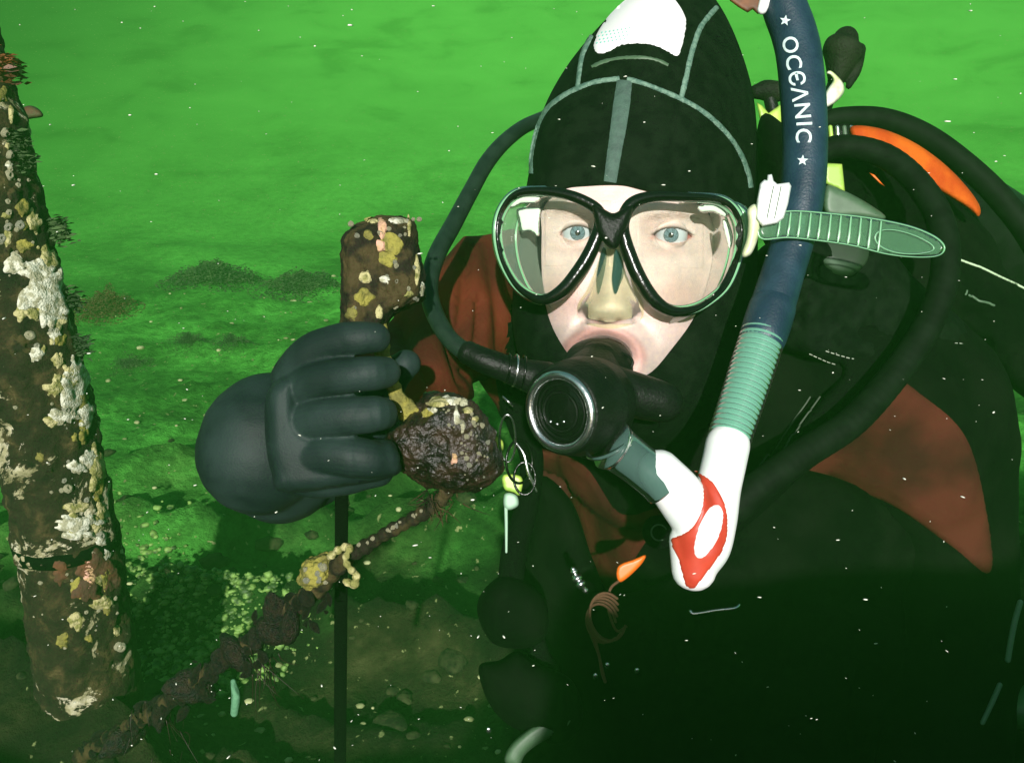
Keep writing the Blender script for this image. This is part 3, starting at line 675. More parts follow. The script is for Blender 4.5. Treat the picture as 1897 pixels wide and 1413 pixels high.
sub('cover_plate', lathe(A1-ax*.005, ax, [(0, .0205), (.001, .0208), (.002, .018), (.0035, .010), (.004, .001)], 48), 'gloss', reg)
for rr_ in (.0165, .012): sub('cover_ridge', torus(A1-ax*.0028+ax*(.0205-rr_)*.25, ax, rr_, .0005, seg=60, s2=8), 'rubber', reg)
for k in range(4): 
    p = A1-ax*.001+np.array(RM@Vector((-.006+.004*k, 0, -.006-.0015*(k % 2)))); sub('cover_stud', ball(p, .0009, 8, 6), 'metal', reg)
for k in range(3): sub('sleeve_ring', tube([(940+k*14+8*math.sin(a)*.6-4*math.cos(a), 682+k*4+(27+k*2)*math.cos(a), .560-.0095*math.sin(a)*(1+k*.07), 2.2) for a in np.linspace(0, 2*math.pi, 16, endpoint=False)], 40, 6, closed=True), 'gloss' if k != 1 else 'metal', reg)
mp = sub('mouthpiece', tube([(1112,660,.606,34),(1110,664,.598,38),(1106,680,.590,42),(1098,704,.580,46)], 14, 32, squash=1.6, up=(0, 0, 1)), 'rubber', reg)
sub('mouthpiece_tie', tube([(1118+54*math.cos(a), 668+4*math.cos(a)-22*math.sin(a), .590+.006*math.cos(a)-.016*max(0, math.sin(a+1.6)), 3) for a in np.linspace(0, 2*math.pi, 24, endpoint=False)], 60, 6, closed=True), 'rubber', reg)
sub('hose', tube([(925,678,.560,19),(880,662,.560,18),(835,630,.568,17),(805,580,.582,17),(795,530,.598,17),(808,475,.618,17),(840,415,.645,16.5),(872,355,.668,15.5),(903,300,.69,15),(940,258,.71,14),(985,228,.735,13),(1050,212,.77,12.5),(1130,240,.82,12)], 140, 16), mat('hose_rubber', (.008, .017, .012), .4, spec=.3, c2=(.013, .026, .018), scale=80, bump=.05, bscale=800), reg)
sub('hose_sleeve', tube([(925,678,.560,25),(895,667,.560,24),(868,654,.562,22)], 14, 18, mod=lambda t: 1+.04*np.sin(t*40)), 'rubber', reg)

# ------------------------------------------------------------------ drysuit, gloves
def R3(rows, seg=24, n=24, squash=1.0): return tube(rows, n, seg, squash=squash)
def mpx(m, d): return m*F/d
suit = union('drysuit', [
    R3([(1210,800,.83,120),(1260,900,.88,170),(1330,1050,.95,230),(1400,1300,1.02,250),(1420,1600,1.08,250),(1430,1850,1.15,240)], 32, 40, 1.5),    # trunk
    R3([(1230,860,.86,130),(1080,720,.84,150),(970,600,.84,140)], 24, 24), R3([(1260,820,.86,150),(1500,700,.84,170),(1650,760,.86,190),(1690,900,.88,170)], 28, 30),
    R3([(1690,880,.88,170),(1740,1060,.86,140),(1760,1300,.80,110),(1700,1500,.74,100)], 24, 30),                                                   # his left arm
    R3([(985,560,.83,125),(900,560,.80,112),(820,640,.74,100),(775,700,.69,92)], 28, 30),                                                           # right upper arm
    R3([(775,700,.69,92),(700,740,.62,82),(640,795,.56,66),(600,820,.54,55)], 28, 30),                                                             # right forearm
    R3([(1330,1800,1.12,170),(1180,2050,1.05,140),(1200,2150,1.2,120)], 20, 20), R3([(1540,1800,1.12,170),(1700,2050,1.05,140),(1650,2150,1.2,120)], 20, 20),
    R3([(1170,700,.74,150),(1200,800,.80,165)], 28, 16)], .0045, M['suit'], person, 4)
# folds in the cloth and black yoke
sv = suit.data; sv.materials.append(M['blacksuit']); off = np.array(origin_of(suit)); n_ = len(sv.vertices); co = np.empty(n_*3); sv.vertices.foreach_get('co', co); co = co.reshape(-1, 3)
nrm = np.empty(n_*3); sv.vertices.foreach_get('normal', nrm); nrm = nrm.reshape(-1, 3)
wp = co+off; cc = (wp-np.array(CAM)) @ np.array(RM); px_ = 948.5+cc[:, 0]/cc[:, 1]*F; py_ = 706.5-cc[:, 2]/cc[:, 1]*F
disp = np.array([.006*(1-abs(noise.noise(Vector((p[0]*16+p[2]*6, p[1]*9, p[2]*7)))*2.4))+.0025*noise.noise(Vector(p*26)) for p in wp])
# deep creases of the bent elbow, fanning down the red sleeve
arm = (px_ < 960) & (py_ > 400)
for x0, y0, x1, y1, wd, dp in ((862,480,850,640,7,.010),(885,560,880,690,6,.008),(812,560,850,700,9,.012),(905,470,930,640,9,.006),(740,600,800,700,10,.008),(830,600,905,760,8,.010)):
    a_ = np.array((x0, y0)); b_ = np.array((x1, y1)); ab = b_-a_; q = np.stack([px_, py_], 1)-a_; t_ = np.clip(q@ab/(ab@ab), 0, 1); dd_ = np.linalg.norm(q-t_[:, None]*ab, axis=1)
    disp -= dp*np.exp(-.5*(dd_/wd)**2)*arm
co += nrm*disp[:, None]; sv.vertices.foreach_set('co', co.ravel()); sv.update()
pc = np.array([p.center[:] for p in sv.polygons])+off; c2 = (pc-np.array(CAM)) @ np.array(RM); fx = 948.5+c2[:, 0]/c2[:, 1]*F; fy = 706.5-c2[:, 2]/c2[:, 1]*F
black = (fx > 948-.12*(fy-560)) | (fy > 1020)
RED = [np.array(q) for q in ([(1640,700),(1720,740),(1790,810),(1825,930),(1835,1060),(1760,1010),(1640,930),(1490,880),(1560,790)], [(1385,905),(1500,790),(1600,720),(1650,735),(1540,850),(1440,900)], [(985,830),(1080,860),(1150,950),(1230,940),(1180,1030),(1150,1080),(1100,1090),(1060,1000),(1000,900)])]
sv.polygons.foreach_set('material_index', black.astype(np.int32)); sv.update()
SB = bvh_of(suit)
for q in RED: sub('panel', drape(q, SB, .003, 7, 9, .86), 'suitshade', suit)

# right glove: separate fingers curled round the stalk, thumb behind it
GL = [
    R3([(548,700,.503,46),(574,664,.492,42),(615,636,.482,36),(660,627,.476,31.5),(697,625,.478,28)], 20, 24),
    R3([(540,735,.498,42),(585,706,.482,37),(640,696,.472,34),(685,692,.469,33),(714,690,.475,30)], 20, 24),
    R3([(538,795,.496,44),(590,777,.482,40),(645,770,.474,37),(690,767,.473,35),(708,766,.478,31)], 20, 24),
    R3([(545,850,.495,48),(610,842,.481,40),(670,848,.477,38),(712,852,.482,31)], 20, 24),
    R3([(590,830,.535,90),(660,800,.545,60),(700,740,.548,42),(728,695,.542,33),(752,674,.535,28)], 22, 30),
    R3([(556,700,.512,44),(545,780,.512,58),(548,860,.510,55),(590,880,.505,40)], 24, 24), R3([(530,870,.50,40),(600,890,.50,34),(700,872,.50,30)], 20, 16),
    puffy([(497,720),(545,700),(560,790),(640,812),(722,815),(740,846),(738,880),(650,900),(524,912),(500,870),(490,790)], lambda x, y: .487, .012, 26, 6, .02)]
glove = union('glove', GL, .00085, M['glove'], person, 3)
gm = glove.data; n_ = len(gm.vertices); co = np.empty(n_*3); nr_ = np.empty(n_*3); gm.vertices.foreach_get('co', co); gm.vertices.foreach_get('normal', nr_); co = co.reshape(-1, 3); nr_ = nr_.reshape(-1, 3)
co += nr_*np.array([-.0011*max(0, .35-abs(noise.noise(Vector((p[0]*75+p[2]*14, p[1]*20, p[2]*22))))) + .0006*noise.noise(Vector(p*45)) for p in co])[:, None]; gm.vertices.foreach_set('co', co.ravel()); gm.update()
cuffv = union('glove_cuff', [R3([(486,812,.520,112),(482,838,.520,116)], 40, 8, 1.0), R3([(500,800,.525,112),(520,860,.545,110)], 32, 12), R3([(560,870,.56,80),(620,850,.57,70)], 24, 10)], .0022, M['glove'], glove, 10)

# ------------------------------------------------------------------ buoyancy vest
vest = thing('buoyancy_vest', (.25, .95, .35), 'black buoyancy vest with shoulder straps worn over the drysuit', 'buoyancy vest')
def dv(x, y): return .775+.10*((x-1380)/420.)**2+.00006*max(0, y-900)
sub('chest_panel', puffy([(1000,880),(1060,930),(1100,1040),(1140,1100),(1250,1060),(1330,960),(1400,880),(1480,868),(1600,905),(1740,990),(1850,1060),(1900,1200),(1920,1600),(1000,1600),(960,1400),(985,1290),(1005,1200),(980,1120),(968,1040),(985,960)], dv, .03, 60, 14, .08, rough=.006), 'blacksuit', vest)
sub('shoulder_strap', puffy([(1480,560),(1600,590),(1700,640),(1680,700),(1600,790),(1500,870),(1400,960),(1330,1010),(1345,930),(1420,850),(1520,740),(1560,680),(1480,640)], lambda x, y: .735+.0001*abs(x-1400), .014, 22, 9, .02), 'webbing', vest)
sub('shoulder_yoke', puffy([(1400,470),(1500,430),(1620,440),(1700,520),(1790,600),(1825,655),(1810,690),(1740,690),(1690,660),(1630,684),(1560,680),(1490,660),(1430,640),(1390,600)], lambda x, y: .745+.00025*abs(x-1500), .03, 50, 9, .03, rough=.008), 'neoprene', vest); YB = bvh_of(vest.children[-1])
def stitches(path, b, n, L, m, parent, r=1.1, name='stitching', df=.74):
    A = cr(path, n=n); T = np.gradient(A, axis=0); T /= np.linalg.norm(T, axis=1)[:, None]; ms = []
    for (x, y), (u, v_) in zip(A, T):
        p, nn = hit(b, x, y, df); q, _ = hit(b, x+u*L, y+v_*L, df)
        ms.append(tube_w([[*(p+nn*.0004), r*.00045], [*(q+nn*.0004), r*.00045]], 6))
    return sub(name, join(*ms), m, parent)
yk = vest.children[-1]
sub_st = mat('thread', (.34, .40, .30), .7)
stitches([(1500,655),(1540,672),(1590,682),(1640,676)], YB, 17, 5, sub_st, yk); stitches([(1530,650),(1570,662),(1620,668),(1648,664)], YB, 13, 5, sub_st, yk)
stitches([(1702,658),(1740,648),(1780,645),(1806,655)], YB, 13, 5, sub_st, yk); stitches([(1712,648),(1745,639),(1775,636),(1795,642)], YB, 10, 5, sub_st, yk)
ss = [c for c in vest.children if c.name.startswith('shoulder_strap')][0]; STB = bvh_of(ss, suit)
sub('strap_piping', tube_w(path_on([(1500,735),(1460,790),(1425,845),(1398,880)], STB, .002, 1.6), 6), mat('dull_piping', (.05, .07, .045), .7), ss)
sub('strap_piping', tube_w(path_on([(1522,738),(1480,795),(1440,850),(1405,888)], STB, .002, 1.6), 6), bpy.data.materials['dull_piping'], ss)
dv_ = sub('dump_valve', lathe(np.array(V(1555,462,.735)), np.array((RM@Vector((.05, -.9, .3))).normalized()), [(-.01, .024), (.002, .024), (.006, .022), (.007, .012), (.0075, .001)], 40), mat('dark_valve', (.018, .034, .016), .5), vest)
for a in (200, 250, 300, 340): 
    p = V(1555+34*math.cos(math.radians(a)), 462-34*math.sin(math.radians(a)), .7285); sub('valve_slot', ball(p, (.004, .0012, .0018), 10, 6), 'gloss', dv_)
inf = sub('inflator_hose', tube([(1500,290,.80,21),(1560,272,.79,22),(1640,290,.78,23),(1705,345,.765,24),(1745,420,.75,25),(1750,510,.735,26),(1720,600,.725,26),(1660,690,.715,27),(1580,780,.70,28),(1490,840,.69,29),(1400,905,.68,30),(1340,960,.68,30)], 240, 18, mod=lambda t: 1+.012*np.sin(t*420)), mat('vest_hose', (.002, .003, .002), .7, spec=.08, c2=(.004, .007, .004), scale=70), vest)
sub('wing', puffy([(1410,215),(1480,250),(1560,262),(1640,275),(1720,325),(1790,390),(1840,440),(1862,500),(1900,545),(1960,600),(1960,760),(1850,700),(1780,620),(1600,560),(1440,480),(1400,380)], lambda x, y: .86+.0001*abs(x-1500), .05, 60, 10, .05, rough=.01), 'blacksuit', vest); wing = vest.children[-1]; WB = bvh_of(wing)
sub('orange_band', puffy([(1578,234),(1630,238),(1690,262),(1745,300),(1790,345),(1815,382),(1812,402),(1790,385),(1735,350),(1690,318),(1640,283),(1606,265),(1578,256)], lambda x, y: .80+.00012*abs(x-1600), .008, 12, 5, .012), 'orange', vest)
sub('lime_tab', puffy([(1528,302),(1560,304),(1566,358),(1548,348),(1528,340)], .765, .002, 4, 5, .004, curve=False), 'lime', vest)
sub('side_strap', puffy([(1530,345),(1560,352),(1600,372),(1640,400),(1628,408),(1590,404),(1530,398)], .755, .006, 12, 5, .008), 'greygreen', vest)
sub('orange_tag', puffy([(1610,320),(1620,324),(1640,346),(1630,340)], .79, .001, 2, 3, .002, curve=False), 'orangepl', vest)
stitches([(1780,482),(1815,495),(1850,512),(1885,528),(1910,540)], WB, 18, 6, mat('pale_thread', (.45, .62, .38), .6), wing, 2.6, df=.89)
sub('wing_mark', join(tube_w(path_on([(1792,546),(1806,556),(1825,562),(1838,566)], WB, .002, 2.2, dflt=.89), 6), tube_w(path_on([(1785,545),(1788,540)], WB, .002, 1.8, dflt=.89), 6)), 'greygreen', wing)
RG = sub('metal_ring', tube([(1279,1131,.735,3),(1286,1136,.734,3.4),(1325,1130,.732,3.6),(1360,1126,.731,3.4),(1369,1120,.733,3)], 30, 10), 'metal', vest)
bd = sub('round_badge', lathe(np.array(V(1222,985,.742)), np.array((RM@Vector((-.1, -1, .2))).normalized()), [(-.006, .013), (0, .0145), (.002, .0135), (.0024, .001)], 32), 'webbing', vest)
sub('badge_letter', torus(np.array(V(1221,986,.7385)), np.array((RM@Vector((-.1, -1, .2))).normalized()), .0065, .0007, .5, 5.2, 30, 6), 'greygreen', bd)
sub('side_pocket', puffy([(930,1065),(965,1070),(1010,1110),(1015,1170),(990,1196),(950,1201),(912,1190),(890,1155),(884,1120),(898,1090)], .78, .03, 40, 7, .03), 'blacksuit', vest)
sub('side_pocket', puffy([(888,1232),(925,1222),(960,1205),(1000,1230),(1060,1260),(1080,1330),(1040,1380),(960,1352),(920,1322),(896,1280)], .78, .03, 40, 7, .03), 'blacksuit', vest)
sub('mesh_panel', puffy([(985,1198),(1003,1170),(1018,1205),(1040,1248),(1020,1252),(1000,1240),(975,1225)], .80, .004, 8, 5, .004), 'webbing', vest)
sub('grey_sleeve', puffy([(935,1410),(945,1380),(985,1345),(1030,1325),(1055,1322),(1062,1335),(1050,1352),(1010,1370),(975,1395),(960,1420)], .76, .008, 12, 5, .01), 'greygreen', vest)
sub('left_edge_strap', tube([(935,650,.79,20),(945,720,.78,24),(965,790,.775,24),(985,850,.77,22),(975,940,.77,22),(955,1010,.775,24),(945,1080,.78,24)], 60, 14, squash=1), 'webbing', vest)
for (x, y) in ((905,1352), (1180,1242), (1064,1070), (1075,1085), (1125,1232), (1103,1252)): sub('rivet', ball(V(x, y, .728), (.0022, .0015, .003), 10, 8), 'metal', vest)

# cylinder and its valves, behind the left shoulder
tank = thing('air_tank', V(1700, 420, 1.0), 'black air cylinder with valve knobs rising behind the diver', 'air tank')
sub('cylinder', tube([(1560,330,1.02,95),(1610,350,1.02,118),(1760,430,1.06,118),(1960,560,1.14,115),(2200,720,1.24,110)], 40, 40), 'rubber', tank)
union('valve_knob', [tube([(1548,150,.90,16),(1556,120,.90,30),(1561,100,.90,40),(1563,84,.90,38),(1566,76,.90,26)], 24, 24, squash=.9), tube([(1592,92,.90,12),(1586,130,.90,10),(1572,160,.90,6)], 14, 14)], .0015, mat('knob_rubber', (.004, .006, .003), .7, spec=.15, c2=(.012, .016, .008), scale=60, bump=.4, bscale=400), tank, 3)
sub('valve_lever', puffy([(1525,192),(1530,170),(1543,150),(1538,140),(1530,136),(1538,131),(1550,140),(1562,155),(1563,172),(1548,190),(1530,200)], .885, .006, 10, 4, .006), mat('pale_lever', (.62, .72, .34), .35, c2=(.8, .82, .7), scale=70), tank)
union('valve_knob', [tube([(1402,170,.90,14),(1418,168,.90,19),(1440,170,.90,19)], 14, 20)], .0015, bpy.data.materials['knob_rubber'], tank, 3)
sub('valve_lever', puffy([(1402,190),(1412,196),(1424,210),(1440,198),(1448,192),(1448,230),(1432,236),(1412,248),(1408,225)], .885, .003, 6, 4, .004, curve=False), 'lime', tank)
sub('valve_lever', puffy([(1420,272),(1432,262),(1444,250),(1446,262),(1430,276),(1418,286)], .86, .003, 5, 4, .004), mat('green_lever', (.12, .5, .12), .4), tank)
sub('valve_stem', tube([(1552,140,.90,13),(1534,185,.90,12),(1512,250,.90,14)], 16, 16), 'rubber', tank)
sub('valve_stem', tube([(1424,172,.90,12),(1436,230,.90,12),(1440,296,.90,14)], 16, 16), 'rubber', tank)
sub('valve_block', tube([(1440,290,.90,20),(1500,330,.96,26),(1570,345,1.0,34)], 16, 16), 'rubber', tank)
sub('valve_body', tube([(1420,300,.90,26),(1490,275,.90,24),(1560,250,.90,22)], 30, 20), 'rubber', tank)
for k in range(4): sub('valve_fitting', tube([(1538+k*13, 236, .872, 4), (1540+k*13, 256, .872, 4)], 6, 10), ('lime', 'metal', 'greygreen', 'metal')[k], tank)
sub('low_pressure_hose', tube([(1500,232,.90,17),(1560,218,.90,19),(1640,222,.90,20.5),(1720,255,.90,21.5),(1800,315,.90,22),(1860,375,.90,22.5),(1915,450,.90,23),(1990,600,.92,23)], 160, 18), bpy.data.materials['vest_hose'], tank)
sub('boot_strap', tube([(1890,1115,.72,5),(1880,1150,.72,5.2),(1872,1190,.72,5.2),(1867,1222,.72,5)], 30, 10), mat('dull_green_cord', (.11, .24, .14), .6), vest)
sub('boot_strap', tube([(1852,1268,.72,4.5),(1838,1300,.72,4.5),(1820,1338,.72,4)], 24, 10), bpy.data.materials['dull_green_cord'], vest)

gauge = thing('pony_cylinder', V(1890, 1310, .76), 'small green cylinder at the lower right corner of the diver', 'cylinder')
sub('cylinder', tube([(1880,1312,.78,34),(1900,1312,.78,42),(1990,1318,.80,42)], 20, 30), mat('green_paint', (.06, .22, .05), .35, c2=(.04, .15, .04), scale=40), gauge)
sub('cylinder_boot', tube([(1838,1352,.76,5),(1836,1338,.76,4)], 6, 10), bpy.data.materials['green_paint'], gauge)

# clips, lanyard and tools hung on the chest
clip = thing('bolt_snap', V(958, 900, .70), 'steel clips and split rings with a lime tag hanging at the chest', 'clip')
sub('split_ring', tube([(962+24*math.cos(a), 855+40*math.sin(a), .70+.008*math.cos(a), 2.6) for a in np.linspace(0, 2*math.pi, 20, endpoint=False)], 60, 8, closed=True), 'gloss', clip)
sub('split_ring', tube([(940+15*math.cos(a), 812+44*math.sin(a), .695+.01*math.sin(a), 2.4) for a in np.linspace(0, 2*math.pi, 20, endpoint=False)], 60, 8, closed=True), 'metal', clip)
sub('split_ring', tube([(972+20*math.cos(a), 886+30*math.sin(a), .698, 2.4) for a in np.linspace(0, 2*math.pi, 20, endpoint=False)], 50, 8, closed=True), 'gloss', clip)
sub('steel_hook', tube([(956,820,.698,2.5),(970,840,.696,3.2),(978,872,.696,3.2),(986,892,.698,3),(994,910,.70,2)], 30, 8), 'metal', clip)
sub('steel_hook', tube([(932,735,.70,2),(942,744,.698,3),(950,752,.70,2)], 12, 8), 'metal', clip)
sub('lime_tag', puffy([(960,880),(968,888),(967,905),(962,918),(950,912),(934,905),(932,880)], .705, .0015, 4, 4, .003), 'lime', clip)
sub('lime_tag', puffy([(905,790),(918,806),(932,818),(930,838),(914,815),(903,798)], .72, .0015, 4, 4, .003), 'lime', clip)
wh = thing('gauge_clip', V(940, 970, .69), 'pale grey plastic clip with a long thin pin hanging below the steel rings', 'clip')
sub('clip_head', puffy([(934,916),(944,912),(958,918),(961,934),(952,942),(940,944),(933,936)], .69, .004, 6, 3, .006), mat('pale_plastic', (.30, .48, .34), .5), wh)
sub('clip_pin', tube([(937,925,.69,3.6),(938,975,.69,3),(938,1022,.69,2.2)], 20, 8), bpy.data.materials['pale_plastic'], wh)
tag_ = thing('orange_tab', V(1170, 1055, .70), 'bright orange teardrop tab on a coil of brown cord', 'marker tab')
sub('tab', puffy([(1196,1027),(1192,1040),(1178,1056),(1160,1072),(1148,1078),(1142,1068),(1143,1052),(1152,1043),(1172,1036)], .70, .003, 6, 3, .004), 'orangepl', tag_)
cd_ = [(1146,1076,.70,2.6),(1132,1088,.70,2.6),(1126,1110,.70,2.6),(1130,1140,.70,2.6),(1143,1168,.70,2.6),(1160,1160,.705,2.4)]
sub('cord', tube(cd_, 50, 8), 'cord', tag_)
for k in range(5):
    sub('cord', tube([(1126-k*3+(33-k*1.5)*math.cos(a)+10*math.sin(a)*.5, 1142+k*3+(44-k*2)*math.sin(a), .692+.004*math.cos(a+k), 2.6) for a in np.linspace(.4+k*.3, 5.4+k*.2, 14)], 60, 8), 'cord', tag_)
sub('cord', tube([(1098,1175,.70,6),(1104,1195,.70,4),(1110,1215,.70,2.8),(1116,1245,.70,3.5),(1121,1262,.70,3)], 40, 8), 'cord', tag_)
eb = thing('cable_coupling', V(1072, 1075, .71), 'small shiny steel hose coupling on the dark vest', 'coupling')
sub('coupling', tube([(1062,1054,.715,5),(1066,1064,.715,7),(1074,1078,.713,8),(1080,1086,.713,6),(1087,1096,.715,4)], 20, 14, mod=lambda t: 1+.25*np.sign(np.sin(t*22))), 'metal', eb)

# ------------------------------------------------------------------ encrusted fitting in the hand
def crust(name, a, b, c, sc, sharp=(.45, .55)): return mat(name, a, .85, c2=b, scale=sc, bump=1.0, bscale=sc*3, sharp=sharp, spec=.2)
M['crust_dark'] = crust('dark_crust', (.012, .008, .005), (.05, .036, .014), None, 60)
M['crust_black'] = mat('black_crust', (.006, .004, .003), .35, c2=(.03, .016, .010), scale=80, bump=1, bscale=260)
M['crust_pale'] = crust('pale_crust', (.22, .22, .07), (.45, .42, .20), None, 120)
M['crust_yellow'] = crust('yellow_sponge', (.26, .24, .05), (.16, .15, .04), None, 90)
M['crust_pink'] = crust('pink_crust', (.62, .36, .26), (.45, .30, .15), None, 90)
M['crust_white'] = crust('white_crust', (.62, .64, .50), (.34, .34, .22), None, 140)
M['shell'] = mat('barnacle_shell', (.55, .55, .38), .6, c2=(.30, .28, .14), scale=200, bump=.8, bscale=700)
M['mussel'] = mat('mussel_shell', (.002, .002, .002), .5, c2=(.016, .008, .005), scale=4, bump=1, bscale=14, spec=.3)
fit = thing('encrusted_fitting', V(712, 660, .52), 'encrusted double-headed fitting gripped in the grey gloved hand', 'fitting')
def rough_union(name, parts, vox, m, par, amp, fr, sm_=4):
    o = union(name, parts, vox, m, par, sm_); me = o.data; n_ = len(me.vertices); c_ = np.empty(n_*3); nn = np.empty(n_*3); me.vertices.foreach_get('co', c_); me.vertices.foreach_get('normal', nn); c_ = c_.reshape(-1, 3); nn = nn.reshape(-1, 3)
    d = np.array([amp*(noise.noise(Vector(p*fr))+.5*noise.noise(Vector(p*fr*2.7))+.3*max(0, noise.noise(Vector(p*fr*6)))) for p in c_]); c_ += nn*d[:, None]; me.vertices.foreach_set('co', c_.ravel()); me.update(); return o
up_ = rough_union('upper_head', [puffy([(632,600),(631,520),(633,450),(645,425),(670,412),(690,404),(725,399),(752,402),(770,415),(778,460),(787,520),(789,548),(775,562),(745,575),(722,592),(708,618),(680,640),(640,635)], lambda x, y: .515+.00012*(x-640), .022, 26, 6, .022)], .0011, M['crust_dark'], fit, .0016, 130)
stk = rough_union('stalk', [tube([(690,590,.515,24),(705,640,.512,16),(716,680,.508,12),(728,715,.508,14),(742,745,.51,17),(770,775,.512,24)], 30, 16)], .0009, M['crust_yellow'], fit, .0016, 160)
lo_ = rough_union('lower_head', [puffy([(772,752),(800,730),(845,728),(880,748),(905,785),(922,825),(928,865),(910,895),(880,908),(845,912),(800,902),(755,880),(722,850),(716,805),(735,775)], lambda x, y: .52, .028, 50, 6, .03)], .0011, M['crust_black'], fit, .0034, 95)
UB, LB = bvh_of(up_), bvh_of(lo_)
def blob(x, y, rx, ry, k=9, jag=.3):
    return [(x+rx*(1+random.uniform(-jag, jag))*math.cos(a), y+ry*(1+random.uniform(-jag, jag))*math.sin(a)) for a in np.linspace(0, 2*math.pi, k, endpoint=False)]
for x, y, rx, ry, m in ((708,424,9,26,'crust_pink'),(706,455,11,14,'crust_pink'),(682,435,11,12,'crust_yellow'),(728,450,20,22,'crust_yellow'),(718,480,18,16,'crust_yellow'),(738,410,24,7,'crust_white'),(690,408,14,6,'crust_pale'),(677,513,12,13,'crust_pale'),(672,550,20,16,'crust_yellow'),(652,580,12,14,'crust_yellow'),(702,580,8,14,'crust_pale'),
    (735,530,26,24,'crust_dark'),(772,500,6,30,'crust_pale'),(782,535,6,14,'crust_white'),(758,420,5,20,'crust_pale'),(716,520,14,10,'crust_white'),(755,545,12,8,'crust_pale')):
    sub('growth_patch', drape(blob(x, y, rx, ry, 11, .28), UB, .0011, 3.2, 5, .51), m, fit)
for x, y, rx, ry, m in ((812,745,22,10,'crust_pale'),(840,742,20,9,'crust_white'),(845,770,6,20,'crust_white'),(790,765,12,9,'crust_yellow'),(842,850,7,12,'crust_pink'),(825,738,10,6,'crust_white'),(860,745,10,8,'crust_white'),(857,790,5,12,'crust_white'),(880,775,8,6,'crust_pale'),(800,760,12,6,'crust_white'),(868,760,12,7,'crust_pale')):
    sub('growth_patch', drape(blob(x, y, rx, ry, 11, .3), LB, .0014, 3, 4, .50), m, fit)
def barn_mesh(seed, seg=10):
    r0 = random.Random(seed); rings = []
    for z, r in ((0, 1), (.35, .86), (.75, .62), (.95, .5), (.92, .38), (.45, .26), (.3, .02)):
        rings.append(np.array([(r*(1+r0.uniform(-.12, .12))*math.cos(a), r*(1+r0.uniform(-.12, .12))*math.sin(a), z*(1+r0.uniform(-.1, .1))) for a in np.linspace(0, 2*math.pi, seg, endpoint=False)]))
    return loft(rings, cap=False)
BM = []
for k in range(4):
    v, f = barn_mesh(k); me = bpy.data.meshes.new('barnacle'); me.from_pydata([tuple(p) for p in v], [], f); me.materials.append(M['shell'] if k else M['crust_white']); me.polygons.foreach_set('use_smooth', [True]*len(f)); BM.append(me)
def barnacle(px, py, b, rpx, par, dflt=.5, h=.8):
    p, n = hit(b, px, py, dflt); r = rpx*(p-CAM).length/F
    o = bpy.data.objects.new('barnacle', random.choice(BM)); o.parent = par; q = n.to_track_quat('Z', 'Y'); q.rotate(q.__class__(n, random.uniform(0, 6)))
    o.rotation_mode = 'QUATERNION'; o.rotation_quaternion = q; o.scale = (r, r*random.uniform(.8, 1.1), r*h); o.location = p-n*r*.1-origin_of(par); COL.objects.link(o); return o
for _ in range(110):
    x, y = random.gauss(865, 35), random.gauss(800, 55)
    if inside(np.array([(x, y)]), np.array([(780,735),(850,735),(895,775),(918,850),(900,890),(860,895),(850,800),(790,775)]))[0]: barnacle(x, y, LB, random.choice((2, 2.5, 3, 4, 6)), lo_)
for _ in range(26): barnacle(random.uniform(640, 780), random.choice((random.uniform(405, 440), random.uniform(480, 590))), UB, random.uniform(2, 6.5), up_)

# ------------------------------------------------------------------ strap under the hand and the mussel grown rope
strp = tube([(634,870,.515,13),(633,930,.54,12.5),(632,1050,.60,12),(631,1200,.68,12),(630,1420,.84,11)], 60, 12, squash=.3, up=(1, 0, 0))
mk('hanging_strap', strp[0], strp[1], M['webbing'], label='narrow black strap hanging straight down below the gloved hand', cat='strap')
rope = thing('mussel_rope', V(560, 1100, .62), 'sagging rope overgrown with dark mussels running from the fitting to the sea bed', 'rope')
RP = [(830,905,.525,12),(808,935,.53,12),(770,958,.54,13),(720,985,.55,12),(672,1015,.56,13),(640,1035,.57,15),(600,1075,.59,18),(560,1112,.61,18),(500,1160,.64,15),(440,1205,.68,14),(370,1255,.73,14),(300,1305,.80,14),(230,1350,.88,14),(150,1400,.96,14)]
rp = sub('rope', tube(RP, 220, 12, mod=lambda t: 1+.14*np.sin(t*260)+.08*np.sin(t*91)), 'crust_dark', rope); RB = bvh_of(rp)
def mussel_mesh(seed):
    r0 = random.Random(seed); v, f = ball((0, 0, 0), 1, 20, 14); t = (v[:, 2]+1)/2
    w_ = .30+.72*np.sin(np.pi*np.clip(t*.8+.16, 0, 1)); v[:, 0] *= w_*.62; v[:, 1] *= w_*.42; v[:, 0] += .22*(v[:, 2]**2); v *= 1+.04*np.sin(v[:, 2:3]*18)
    return v, f
MM = []
for k in range(3):
    v, f = mussel_mesh(k); me = bpy.data.meshes.new('mussel'); me.from_pydata([tuple(p) for p in v], [], f); me.materials.append(M['mussel']); me.polygons.foreach_set('use_smooth', [True]*len(f)); MM.append(me)
def grow(meshes, name, p, s, par, q=None):
    o = bpy.data.objects.new(name, random.choice(meshes)); o.parent = par; o.rotation_euler = q or (random.uniform(0, 6.3), random.uniform(0, 6.3), random.uniform(0, 6.3)); o.scale = (s, s, s); o.location = Vector(p)-origin_of(par); COL.objects.link(o); return o
RPc = cr(np.array(RP), n=100)
